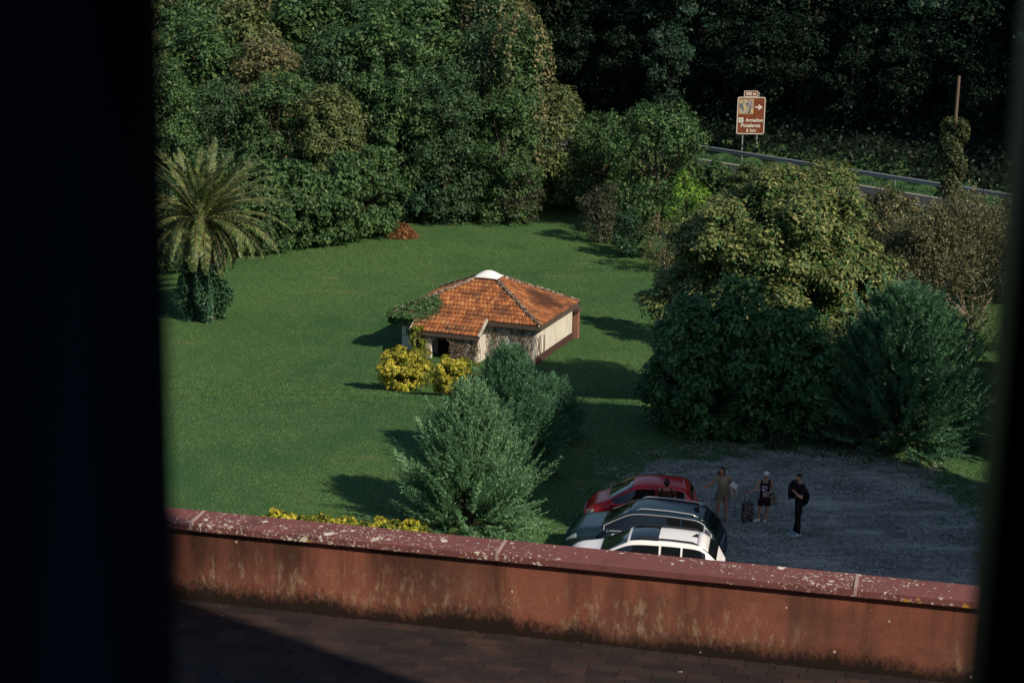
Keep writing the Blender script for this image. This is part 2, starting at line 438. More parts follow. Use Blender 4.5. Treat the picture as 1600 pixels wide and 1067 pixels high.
# ------------------------------------------------------------------ the building the picture is taken from
ZC = 12.1
PL, PR = P(322, 798.6, ZC), P(1322, 895.6, ZC)
PE = (PR - PL).normalized(); PN = Vector((PE.y, -PE.x, 0))                # along the parapet, and towards the camera
def pw(s, o, z): return PL + PE * s + PN * o + Vector((0, 0, z - ZC))     # a point given along, across and at a height
def m_render():
    n = NT('red_render'); co = n.co(); x, y, z = n.xyz(co)
    grain = n.noise(co, 140, 3, 0.7); big = n.noise(co, 1.1, 5, 0.6)
    c = n.mix(big, (0.215, 0.076, 0.052), (0.325, 0.125, 0.084))
    c = n.mix(n.ramp(grain, [(0.38, 0.35), (0.6, 0.0)]), c, (0.10, 0.03, 0.018))
    # dark run-off streaks under the coping
    st = n.noise(n.map(co, (1.0, 1, 0.07)), 1.5, 6, 0.68)
    top = n.ramp(n.math('ADD', z, n.math('MULTIPLY', n.noise(n.map(co, (3, 1, 0.3)), 2.5, 4), 0.5)), [(0.28, 0.0), (0.78, 1.0)])
    c = n.mix(n.math('MULTIPLY', n.ramp(st, [(0.46, 0.0), (0.60, 0.9)]), top), c, (0.055, 0.028, 0.020))
    bs = n.noise(n.map(co, (0.8, 1, 0.9), loc=(6, 0, 2)), 0.9, 6, 0.7)
    c = n.mix(n.ramp(bs, [(0.47, 0.0), (0.60, 0.7)]), c, (0.105, 0.052, 0.036))
    # pale lime bloom in the lower half
    bl = n.noise(n.map(co, (3.2, 1, 1.3)), 3.2, 6, 0.75); wh = n.noise(co, 0.8, 3, 0.6)
    band = n.ramp(z, [(0.05, 0.0), (0.20, 1.0), (0.36, 0.8), (0.62, 0.0)])
    c = n.mix(n.math('MULTIPLY', n.math('MULTIPLY', n.ramp(bl, [(0.50, 0.0), (0.68, 0.85)]), band), n.ramp(wh, [(0.40, 0.0), (0.56, 1.0)])), c, (0.42, 0.33, 0.22))
    # black mould rising from the roof
    mo = n.math('SUBTRACT', n.math('MULTIPLY', n.math('MULTIPLY', n.noise(n.map(co, (2.2, 1, 1.3)), 13.0, 6, 0.8), n.ramp(n.noise(n.map(co, (0.9, 1, 0.1)), 1.3, 5, 0.65), [(0.36, 0.50), (0.64, 1.0)])), 0.46), z)
    c = n.mix(n.ramp(n.math('ADD', mo, 0.05), [(0.0, 0.0), (0.05, 0.35), (0.14, 0.95)]), c, (0.010, 0.009, 0.007))
    sp = n.voro(n.map(co, (1, 1, 1), loc=(3, 1, 5)), 7.0); keep = n.voro(n.map(co, (1, 1, 1), loc=(3, 1, 5)), 7.0, 'Color')
    r0 = n.xyz(keep)[0]
    c = n.mix(n.math('MULTIPLY', n.ramp(sp, [(0.07, 1.0), (0.10, 0.0)]), n.ramp(r0, [(0.80, 0.0), (0.82, 0.9)])), c, (0.5, 0.46, 0.34))
    c = n.mix(n.math('MULTIPLY', n.ramp(n.voro(n.map(co, (1, 1, 0.6), loc=(8, 2, 1)), 2.1), [(0.06, 1.0), (0.09, 0.0)]), n.ramp(n.xyz(n.voro(n.map(co, (1, 1, 0.6), loc=(8, 2, 1)), 2.1, 'Color'))[1], [(0.7, 0.0), (0.72, 0.9)])), c, (0.62, 0.34, 0.03))
    n.pr(c, 0.9, 0.15); n.bump(grain, 0.7, 0.012); return n.m
def m_coping():
    n = NT('coping_stone'); co = n.co(); g = n.noise(co, 70, 4, 0.7); b = n.noise(co, 1.6, 5, 0.6)
    c = n.mix(b, (0.135, 0.050, 0.050), (0.20, 0.080, 0.078))
    c = n.mix(n.ramp(g, [(0.35, 0.4), (0.6, 0.0)]), c, (0.08, 0.03, 0.03))
    c = n.mix(n.ramp(n.noise(n.map(co, (2.2, 1, 1)), 1.3, 4, 0.6), [(0.55, 0.0), (0.75, 0.6)]), c, (0.06, 0.03, 0.03))
    wob = n.mix(0.13, co, n.noise(co, 11, 4, 0.7, col=True), 'ADD')
    dens = n.noise(n.map(co, (0.5, 1, 1), loc=(2.7, 0, 0)), 1.0, 3)
    for sc, lim, loc in ((5.0, 0.24, (0, 0, 0)), (13.0, 0.30, (5, 2, 0)), (27.0, 0.32, (1, 7, 3)), (44.0, 0.32, (2, 2, 6))):
        v = n.voro(n.map(wob, loc=loc), sc); k = n.xyz(n.voro(n.map(wob, loc=loc), sc, 'Color'))
        sel = n.math('ADD', k[0], n.math('MULTIPLY', n.math('SUBTRACT', dens, 0.5), 1.7))
        hole = n.ramp(v, [(lim * 0.10, 0.55), (lim * 0.5, 1.0), (lim * 0.85, 1.0), (lim, 0.0)])
        c = n.mix(n.math('MULTIPLY', hole, n.ramp(sel, [(0.84, 0.0), (0.87, 0.92)])), c, n.mix(k[1], (0.68, 0.66, 0.62), (0.55, 0.50, 0.40)))
    v = n.voro(n.map(wob, loc=(4, 4, 1)), 9.0); k = n.xyz(n.voro(n.map(wob, loc=(4, 4, 1)), 9.0, 'Color'))
    c = n.mix(n.math('MULTIPLY', n.ramp(v, [(0.2, 1.0), (0.32, 0.0)]), n.ramp(k[2], [(0.90, 0.0), (0.92, 0.9)])), c, (0.42, 0.22, 0.03))
    n.pr(c, 0.85, 0.2); n.bump(g, 0.4, 0.006); return n.m
def parapet():
    t = thing('parapet_wall', 'low red rendered parapet wall with lichen spotted coping at the edge of the shingle roof', 'parapet', PL)
    t.rotation_euler = (0, 0, math.atan2(PE.y, PE.x))
    # local frame: x along, -y towards the camera
    mr, mc = m_render(), m_coping()
    zb = -0.80
    w = MB().bbox((-7, -0.29, zb - 0.3), (13, -0.03, -0.07)).build('wall', mr, t)
    w.data.transform(Matrix.Translation((0, 0, -zb))); w.location = (0, 0, zb)
    cuts = [-7, -3.1, -0.02, 2.86, 5.98, 9.0, 13]
    for a, b in zip(cuts, cuts[1:]):
        c = MB().hexa([(a + .004, -0.335, -0.082), (b - .004, -0.335, -0.082), (b - .004, 0.02, -0.075), (a + .004, 0.02, -0.075),
                       (a + .004, -0.335, -0.012), (b - .004, -0.335, -0.012), (b - .004, 0.02, 0.0), (a + .004, 0.02, 0.0)]).build('coping', mc, t)
        bevel(c, 0.008)
    # mortar in the joints
    mm = plain('mortar', (0.33, 0.24, 0.22), 0.9)
    j = MB()
    for a in cuts[1:-1]: j.bbox((a - 0.014, -0.337, -0.07), (a + 0.014, 0.01, 0.0035))
    j.build('mortar_joint', mm, t)
parapet()
ZB = ZC - 0.80                        # where the roof meets the parapet
RSLOPE = math.tan(math.radians(9))
def building():
    t = thing('building', 'tall building with a dark brown shingle roof below the window the picture is taken from', 'building', (0, 0, 0))
    # shingles: each one its own thin tilted slab
    rng = np.random.default_rng(5); mb = MB()
    row, o = 0, 0.30
    while o < 6.2:
        s = -4.5 + (row % 2) * 0.15 + rng.uniform(-.04, .04)
        while s < 8.5:
            w = rng.uniform(0.26, 0.33); ol = 0.235 if rng.random() > .04 else 0.20
            lift = 0.016 + rng.uniform(0, 0.006)
            def p(ss, oo, dz): return pw(ss, oo, ZB + (oo - 0.29) * RSLOPE + dz)
            a = rng.uniform(-.006, .006)
            q = [p(s, o + a, lift), p(s + w - .007, o + a, lift), p(s + w - .007, o + ol, 0.004), p(s, o + ol, 0.004)]
            mb.hexa([v - Vector((0, 0, 0.012)) for v in q] + q)
            s += w
        o += 0.205; row += 1
    n = NT('shingle'); r = n.rnd(); co = n.co()
    c = n.ramp(r, [(0.0, (0.020, 0.016, 0.016)), (0.45, (0.036, 0.027, 0.026)), (0.8, (0.048, 0.030, 0.025)), (1.0, (0.072, 0.040, 0.031))])
    f = n.noise(co, 3.0, 5, 0.65)
    c = n.mix(n.ramp(f, [(0.42, 0.7), (0.62, 0.0)]), c, (0.018, 0.016, 0.017))
    near = n.noise(co, 60, 4, 0.8); c = n.mix(n.ramp(near, [(0.58, 0.0), (0.72, 0.4)]), c, (0.10, 0.07, 0.05))
    v = n.voro(co, 2.3); c = n.mix(n.ramp(v, [(0.035, 0.8), (0.05, 0.0)]), c, (0.4, 0.36, 0.26))
    n.pr(c, 0.9, 0.15); n.bump(near, 0.8, 0.01)
    rf = mb.build('roof', n.m, t)
    dk = plain('roof_underlay', (0.015, 0.013, 0.012), 0.9)
    pl = [pw(-6.5, 0.25, ZB - 0.01), pw(12.5, 0.25, ZB - 0.01), pw(12.5, 15.2, ZB - 0.01 + 14.95 * RSLOPE), pw(-6.5, 15.2, ZB - 0.01 + 14.95 * RSLOPE)]
    MB().hexa([p - Vector((0, 0, 0.2)) for p in pl] + pl).build('roof_deck', dk, t)
    dirt = MB()                       # dirt and moss that gathers where the roof meets the parapet
    for k in range(420):
        s = rng.uniform(-4, 8.5); o = 0.29 + abs(rng.normal(0, 0.035)); r0 = rng.uniform(0.008, 0.028)
        dirt.ell(pw(s, o, ZB + 0.012), (r0 * 1.4, r0, r0 * 0.6), 6, 4)
    tag(dirt.build('moss', plain('black_moss', (0.012, 0.010, 0.007), 0.95), t), kind='stuff')
    ow = plain('outer_render', (0.20, 0.065, 0.040), 0.9)
    MB().hexa([pw(-7, 0.27, 0), pw(13, 0.27, 0), pw(13, 0.04, 0), pw(-7, 0.04, 0), pw(-7, 0.27, ZB - 0.3), pw(13, 0.27, ZB - 0.3), pw(13, 0.04, ZB - 0.3), pw(-7, 0.04, ZB - 0.3)]).build('outer_wall', ow, t)
    # facade with the window opening and the dark room behind it
    dw = plain('dark_wall', (0.10, 0.12, 0.15), 0.8, 0.2)
    xr, y0, y1 = PY(1569, 533, .90).x + .13, 0.90, 1.25
    xe = FACADE_X
    f = MB()
    f.bbox((-14, y0, 0), (-0.45, y1, 32)); f.bbox((xr, y0, 0), (xe, y1, 32)); f.bbox((-0.45, y0, 0), (xr, y1, 17.30)); f.bbox((-0.45, y0, 18.75), (xr, y1, 32))
    f.build('facade', ow, t)
    r = MB()
    r.bbox((-2.3, -4, 16.2), (-2.2, y0 - .003, 19.6)); r.bbox((2.2, -4, 16.2), (2.3, y0 - .003, 19.6)); r.bbox((-2.2, -4, 16.2), (2.2, -3.9, 19.6))
    r.bbox((-2.2, -3.9, 16.2), (2.2, y0 - .003, 16.3)); r.bbox((-2.2, -3.9, 19.5), (2.2, y0 - .003, 19.6))
    r.bbox((xr + 0.005, y0 - 0.02, 16.3), (2.2, y0 - 0.003, 19.5)); r.bbox((-2.2, y0 - 0.02, 16.3), (-0.46, y0 - 0.003, 19.5))
    r.build('room_wall', dw, t)
    wg = MB(); wg.bbox((SHADE_WING[0], SHADE_WING[1], 0), (SHADE_WING[5] - .002, SHADE_WING[3], SHADE_WING[4])); wg.bbox((SHADE_WING[5], SHADE_WING[1], 0), (SHADE_WING[2], SHADE_WING[3], SHADE_WING[6])); wg.build('shade_wing', ow, t)  # unseen stepped block, added to throw shade over the gravel lot and cars
FACADE_X = 12.15
SHADE_WING = (25.6, 26.5, 36.6, 33.0, 28.0, 31.0, 33.0)
building()
def window():
    t = thing('window_frame', 'dark window frame at the right edge, out of focus and close to the viewer', 'window frame', (0, 0.90, 17.3))
    dm = plain('dark_frame', (0.010, 0.011, 0.014), 0.5, 0.3)
    xr = PY(1569, 533, .86).x + .030
    MB().bbox((xr - 0.030, -0.05, 0), (xr + 0.14, -0.021, 1.45)).build('frame', dm, t)
    MB().bbox((-0.45, -0.06, -0.04), (xr, -0.021, 0.0)).build('sill', dm, t)
    c = NT('curtain_cloth'); f = c.noise(c.map(c.co(), (30, 30, 2)), 3, 4)
    c.pr(c.mix(f, (0.020, 0.024, 0.032), (0.035, 0.042, 0.055)), 0.85, 0.2)
    tr = c.nd('ShaderNodeBsdfTranslucent'); c.put(tr.inputs[0], c.mix(c.ramp(c.noise(c.map(c.co(), (9, 0, 0.9)), 1.0, 2), [(.38, 0.0), (.62, 1.0)]), (.030, .045, .062), (.110, .170, .235))); ad = c.nd('ShaderNodeAddShader')
    c.t.links.new(c.b.outputs[0], ad.inputs[0]); c.t.links.new(tr.outputs[0], ad.inputs[1]); c.t.links.new(ad.outputs[0], c.o.inputs[0])
    rows = []
    for k in range(40):
        z = 16.5 + 2.6 * k / 39
        row = []
        for i in range(90):
            u = i / 89
            x = -0.75 + u * (0.75 + PY(274, 533, .83).x)
            lean = (z - 17.8) * -0.03 * (1 - u)
            y = 0.83 - 0.030 * math.sin(u * 21 + 0.5) - 0.012 * math.sin(u * 47 + z * 0.7)
            row.append((x + lean, y, z))
        rows.append(row)
    o = MB().grid(rows).build('curtain', c.m, smooth=True)
    s = o.modifiers.new('thick', 'SOLIDIFY'); s.thickness = 0.004
    tag(o, 'dark blue black curtain hanging at the left edge, out of focus', 'curtain')
window()

# ------------------------------------------------------------------ leaf and plant makers
def unit(a): return a / (np.linalg.norm(a, axis=-1, keepdims=True) + 1e-9)
def sph(rng, n): return unit(rng.normal(size=(n, 3)))
def leaf_quads(rng, c, nrm, L, W, tan=None):
    n = len(c); nrm = unit(nrm)
    t = rng.normal(size=(n, 3)) if tan is None else tan
    t = unit(t - nrm * (t * nrm).sum(1, keepdims=True)); b = np.cross(nrm, t)
    L = np.broadcast_to(np.asarray(L, float), (n,))[:, None]; W = np.broadcast_to(np.asarray(W, float), (n,))[:, None]
    V = np.empty((n, 4, 3))
    V[:, 0] = c - t * L * .5; V[:, 1] = c + b * W * .5 + nrm * W * 0.12; V[:, 2] = c + t * L * .5; V[:, 3] = c - b * W * .5 + nrm * W * 0.12
    return V.reshape(-1, 3)
def crown(rng, c, r, nb, br, ns, n, L, asp=0.55, up=0.35, out=1.0, jit=0.55, low=0.35, flat=1.0):
    """leaves gathered in tufts on boughs that fill an uneven crown"""
    c = np.array(c, float); r = np.array(r, float); m = r.mean()
    k = np.arange(nb) + 0.5; ph = np.arccos(1 - 2 * k / nb); th = math.pi * (1 + 5 ** .5) * k + rng.uniform(0, 6)
    d = np.stack([np.cos(th) * np.sin(ph), np.sin(th) * np.sin(ph), np.cos(ph)], 1) + rng.normal(size=(nb, 3)) * .22
    d = unit(d); rb = br * m * rng.uniform(.75, 1.2, nb); bc = c + d * np.maximum(r - rb[:, None] * .95, .15 * r) * rng.uniform(.72, 1.04, (nb, 1))
    sd_ = sph(rng, nb * ns); sd_[:, 2] = sd_[:, 2] * .8 + .15
    bi = np.repeat(np.arange(nb), ns)
    sc = bc[bi] + sd_ * (rb[bi] * rng.uniform(.55, .95, nb * ns))[:, None]; sr = rb[bi] * rng.uniform(.28, .52, nb * ns)
    w = sr ** 2; idx = rng.choice(nb * ns, n, p=w / w.sum())
    ld = sph(rng, n); ld[:, 2] = np.where((ld[:, 2] < 0) & (rng.random(n) > low), -ld[:, 2], ld[:, 2]); ld[:, 2] *= flat
    p = sc[idx] + ld * (sr[idx] * rng.uniform(.55, 1.12, n))[:, None]
    e = (p - c) / r; er = np.linalg.norm(e, axis=1)
    keep = (er > .55) | (rng.random(n) < .25); p, ld, e, idx = p[keep], ld[keep], e[keep], idx[keep]
    nr = ld * out + unit(e) * .35 + np.array([0, 0, up]) + rng.normal(size=p.shape) * jit
    Ls = L * rng.uniform(.45, 1.45, len(p))
    return leaf_quads(rng, p, nr, Ls, Ls * asp), bc
def trunk_mb(rng, h, r, tips, base=(0, 0, 0), lean=(0, 0), limb=0.35, below=0.4):
    mb = MB(); b = Vector(base); top = b + Vector((lean[0], lean[1], h))
    pts = [b + (top - b) * t + Vector((rng.normal() * .03 * h * t, rng.normal() * .03 * h * t, 0)) for t in np.linspace(0, 1, 6)]
    pts[0].z -= below
    mb.tube(pts, [r * 1.35, r, r * .9, r * .75, r * .6, r * .4], 8)
    for q in tips:
        q = Vector(q); a = pts[int(rng.integers(2, 5))]; mid = (a + q) / 2 + Vector((rng.normal() * .15, rng.normal() * .15, .25))
        mb.tube([a, mid, q], [r * limb * 1.2, r * limb * .8, r * .12], 5)
    return mb
BARK = plain('bark', (0.055, 0.043, 0.033), 0.9, 0.15, var=0.5, scale=14)
BARK_PALE = plain('pale_bark', (0.20, 0.17, 0.13), 0.85, 0.15, var=0.4, scale=18)
LM = {
 'oak': leafmat('leaf_oak', [(0.024, 0.060, 0.026), (0.060, 0.127, 0.047), (0.116, 0.197, 0.066)]),
 'teal': leafmat('leaf_teal', [(0.018, 0.052, 0.024), (0.044, 0.098, 0.044), (0.090, 0.150, 0.068)]),
 'olive': leafmat('leaf_olive', [(0.043, 0.071, 0.026), (0.107, 0.151, 0.060), (0.197, 0.228, 0.085)]),
 'brown': leafmat('leaf_brown', [(0.055, 0.065, 0.034), (0.143, 0.156, 0.079), (0.266, 0.222, 0.105)]),
 'bloom': leafmat('leaf_bloom', [(0.048, 0.082, 0.026), (0.130, 0.170, 0.058), (0.300, 0.305, 0.120)], patch=0.25),
 'deep': leafmat('leaf_deep', [(0.011, 0.041, 0.022), (0.028, 0.084, 0.043), (0.064, 0.146, 0.066)], rough=0.5, spec=0.3),
 'ivy': leafmat('leaf_ivy', [(0.018, 0.065, 0.026), (0.051, 0.151, 0.053), (0.139, 0.265, 0.083)], rough=0.5, spec=0.3),
 'lime': leafmat('leaf_lime', [(0.060, 0.157, 0.026), (0.131, 0.274, 0.038), (0.262, 0.378, 0.051)]),
 'grey': leafmat('leaf_grey', [(0.026, 0.036, 0.019), (0.062, 0.076, 0.044), (0.108, 0.118, 0.072)]),
 'shade': leafmat('leaf_shade', [(0.008, 0.028, 0.015), (0.024, 0.062, 0.036), (0.060, 0.120, 0.075)]),  # darker leaf colour helps stand in for the shade on the slope
 'slope': leafmat('leaf_slope_shade', [(0.003, 0.011, 0.006), (0.009, 0.024, 0.013), (0.018, 0.042, 0.024)], spec=.15),  # shade of the slope put into a near black leaf colour
 'cypress': leafmat('leaf_cypress', [(0.060, 0.145, 0.077), (0.128, 0.265, 0.137), (0.256, 0.418, 0.213)], patch=0.3),
 'darkcyp': leafmat('leaf_dark_cypress', [(0.030, 0.094, 0.055), (0.072, 0.179, 0.099), (0.137, 0.273, 0.145)], patch=0.3),
 'gold': leafmat('leaf_gold', [(0.14, 0.17, 0.02), (0.50, 0.45, 0.04), (0.78, 0.70, 0.13)], patch=0.55, pscale=1.6),
 'goldgreen': leafmat('leaf_goldgreen', [(0.030, 0.075, 0.014), (0.14, 0.19, 0.03), (0.50, 0.42, 0.06)], patch=0.4, pscale=1.2),
 'vine': leafmat('leaf_vine', [(0.07, 0.05, 0.035), (0.20, 0.14, 0.10), (0.34, 0.25, 0.18)], patch=0.4, pscale=2),
}
def make_tree(seed, name, mat_, h, r, n, L, asp=.55, nb=26, br=.36, ns=9, cz=None, cr=None, trunk=.22, tr=None, label='', cat='tree', loc=(0, 0, 0), group=None, ground=False, **k):
    """h: height, r: (rx, ry) of the crown, cr: vertical radius"""
    rng = np.random.default_rng(seed)
    cr = cr if cr is not None else h * .46
    if ground: cr = h * .60
    cz = cz if cz is not None else h - cr
    t = thing(name, label, cat, loc, 0, group)
    V, bc = crown(rng, (0, 0, cz), (r[0], r[1], cr), nb, br, ns, n, L, asp, **k)
    V = V[:]; f = V.reshape(-1, 4, 3); f = f[f[:, :, 2].min(1) > 0.02]
    link('crown', quads('crown', f.reshape(-1, 3)), mat_, t)
    tips = [Vector(b) for b in bc[::max(1, len(bc) // 9)] if b[2] > h * .25]
    trunk_mb(rng, max(.5, cz), trunk, tips).build('trunk', tr or BARK, t)
    return t

# ------------------------------------------------------------------ the wood on the left
def forest():
    grp = 'trees of the wood behind the lawn'
    protos = {}
    def proto(kind, seed, mat_, h, r, n, L, **k):
        protos[kind] = make_tree(seed, 'broadleaf_tree', LM[mat_], h, r, n, L, **k)
    proto('oak', 1, 'oak', 12.5, (3.4, 3.4), 28687, 0.25, nb=34)
    proto('oakb', 2, 'oak', 11.5, (3.0, 3.2), 25312, 0.22, nb=30, ground=True)
    proto('teal', 3, 'teal', 12.0, (3.0, 3.0), 27000, 0.20, nb=36, ground=True)
    proto('olive', 4, 'olive', 12.0, (3.2, 3.2), 27000, 0.24, nb=32)
    proto('brown', 5, 'brown', 13.0, (3.3, 3.3), 27000, 0.23, nb=30)
    proto('low', 6, 'oak', 5.4, (2.7, 2.3), 16000, .22, nb=30, ground=True)
    proto('lowteal', 7, 'deep', 4.4, (2.2, 2.0), 13000, .19, nb=26, ground=True)
    rng = np.random.default_rng(77); used = set()
    lab = {'oak': 'tall leafy green tree standing in the sunlit wood behind the lawn', 'oakb': 'medium tall green tree with a narrow crown in the wood behind the lawn',
           'teal': 'blue green dense tree standing in the wood behind the lawn', 'olive': 'yellowish green tree standing in the wood behind the lawn',
           'brown': 'tall tree turning autumn brown at the back of the wood', 'low': 'low bushy green tree at the lawn edge in front of the wood',
           'lowteal': 'low dark glossy shrub at the foot of the wood'}
    def put(kind, x, y, s, name=None, label=None, cat=None):
        loc = onground(x, y); loc.z -= 0.05
        rz = rng.uniform(0, 6.28); sc = (s * rng.uniform(.92, 1.08), s * rng.uniform(.92, 1.08), s)
        if kind not in used:
            used.add(kind); o = protos[kind]; o.location = loc; o.rotation_euler = (0, 0, rz); o.scale = sc
            o['label'] = label or lab[kind]; o['category'] = cat or ('tree' if 'lowteal' != kind else 'shrub'); o['group'] = grp
        else:
            o = dup(protos[kind], loc, rz, sc, label or lab[kind], cat or ('tree' if 'lowteal' != kind else 'shrub'), grp)
        o.name = name or ('broadleaf_tree' if kind != 'lowteal' else 'shrub')
        return o
    # edge of the wood: pixel of the foot, scale
    for px, py, kind, s in ((258, 430, 'low', 1.0), (330, 408, 'low', 1.1), (400, 402, 'low', 1.05), (462, 392, 'low', .95), (515, 388, 'low', 1.0), (566, 376, 'low', 1.02),
                            (600, 352, 'oakb', .70)):
        g = G(px, py); put(kind, g.x, g.y + 1.4, s)
    g = G(640, 352); put('lowteal', g.x, g.y + 1.0, 1.05, label='dark bluish shrub behind the brown leaf pile')
    g = G(700, 342); put('lowteal', g.x, g.y + 1.2, 1.0, label='low dark shrub at the lawn edge left of the pale twiggy bush')
    g = G(752, 340); put('lowteal', g.x, g.y + 2.0, .9, label='small dark shrub in the shadowed gap at the far lawn edge')
    for px, py, s in ((662, 340, .9), (722, 336, .85), (776, 345, .8)):
        g = G(px, py); put('low', g.x, g.y + 2.4, s, label='low bushy green tree closing the far lawn edge right of the leaf pile')
    rows = [(113, [(-21.5, 'oak', .82), (-17.5, 'teal', .75), (-14.2, 'oakb', .86), (-10.6, 'olive', .72), (-7.0, 'oak', .80), (-3.6, 'teal', .86), (-.8, 'oakb', .80)]),
            (119, [(-24, 'olive', .95), (-19.5, 'oak', .98), (-15.5, 'brown', .85), (-12, 'teal', 1.02), (-8.0, 'oak', 1.05), (-4.6, 'oakb', 1.12), (-1.4, 'teal', 1.05)]),
            (126, [(-26, 'brown', 1.05), (-22, 'oak', 1.1), (-17.5, 'olive', 1.08), (-13.5, 'oak', 1.15), (-9.5, 'teal', 1.18), (-5.8, 'oak', 1.2), (-2.2, 'olive', 1.18)]),
            (134, [(-28, 'brown', 1.2), (-24, 'brown', 1.2), (-19.5, 'brown', 1.15), (-15, 'teal', 1.25), (-11, 'oak', 1.3), (-7, 'teal', 1.3), (-3, 'brown', 1.25)]),
            (144, [(-30, 'brown', 1.3), (-25, 'olive', 1.3), (-20, 'brown', 1.3), (-14, 'oak', 1.35), (-8, 'oak', 1.4), (-3, 'oak', 1.4)])]
    for y, lst in rows:
        for x, kind, s in lst:
            put(kind, x + rng.uniform(-.5, .5), y + rng.uniform(-1.2, 1.2), s)
    # a small yellow green crown that stands out in the middle of the wood
    p = PY(437, 130, 116.0)
    r2 = np.random.default_rng(8); t = thing('broadleaf_tree', 'small rounded yellow green crown showing between darker trees of the wood', 'tree', onground(p.x, p.y))
    V, bc = crown(r2, (0, 0, p.z - t.location.z), (1.35, 1.2, .95), 14, .42, 7, 5200, .14, up=.6)
    link('crown', quads('crown', V), LM['bloom'], t); trunk_mb(r2, p.z - t.location.z - .4, .14, [Vector(b) for b in bc[::3]]).build('trunk', BARK, t)
    # vine draped trees at the right end of the wood
    for k, (x, y, h, l) in enumerate(((0.2, 116, 12.5, 'tall vine draped tree at the right end of the sunlit wood'), (-1.6, 122, 15.5, 'tallest vine draped tree behind the right end of the wood'))):
        t = make_tree(60 + k, 'vine_draped_tree', LM['teal' if k else 'oak'], h, (2.0, 2.2), 16000, .22, nb=40, br=.42, cr=h * .48, label=l, loc=onground(x, y))
        r2 = np.random.default_rng(90 + k); n = 2600
        a = r2.uniform(0, 6.28, 60)[r2.integers(0, 60, n)] + r2.normal(0, .06, n); z = r2.uniform(.25, .97, n) * h
        rad = 2.15 * np.sqrt(np.clip(1 - ((z - h * .52) / (h * .5)) ** 2, .05, 1)) * r2.uniform(.92, 1.1, n)
        c = np.stack([np.cos(a) * rad, np.sin(a) * rad, z], 1)
        link('vine', quads('vine', leaf_quads(r2, c, np.stack([np.cos(a), np.sin(a), 0.4 + 0 * a], 1) + r2.normal(size=(n, 3)) * .5, .24, .15)), LM['brown'], t)
forest()

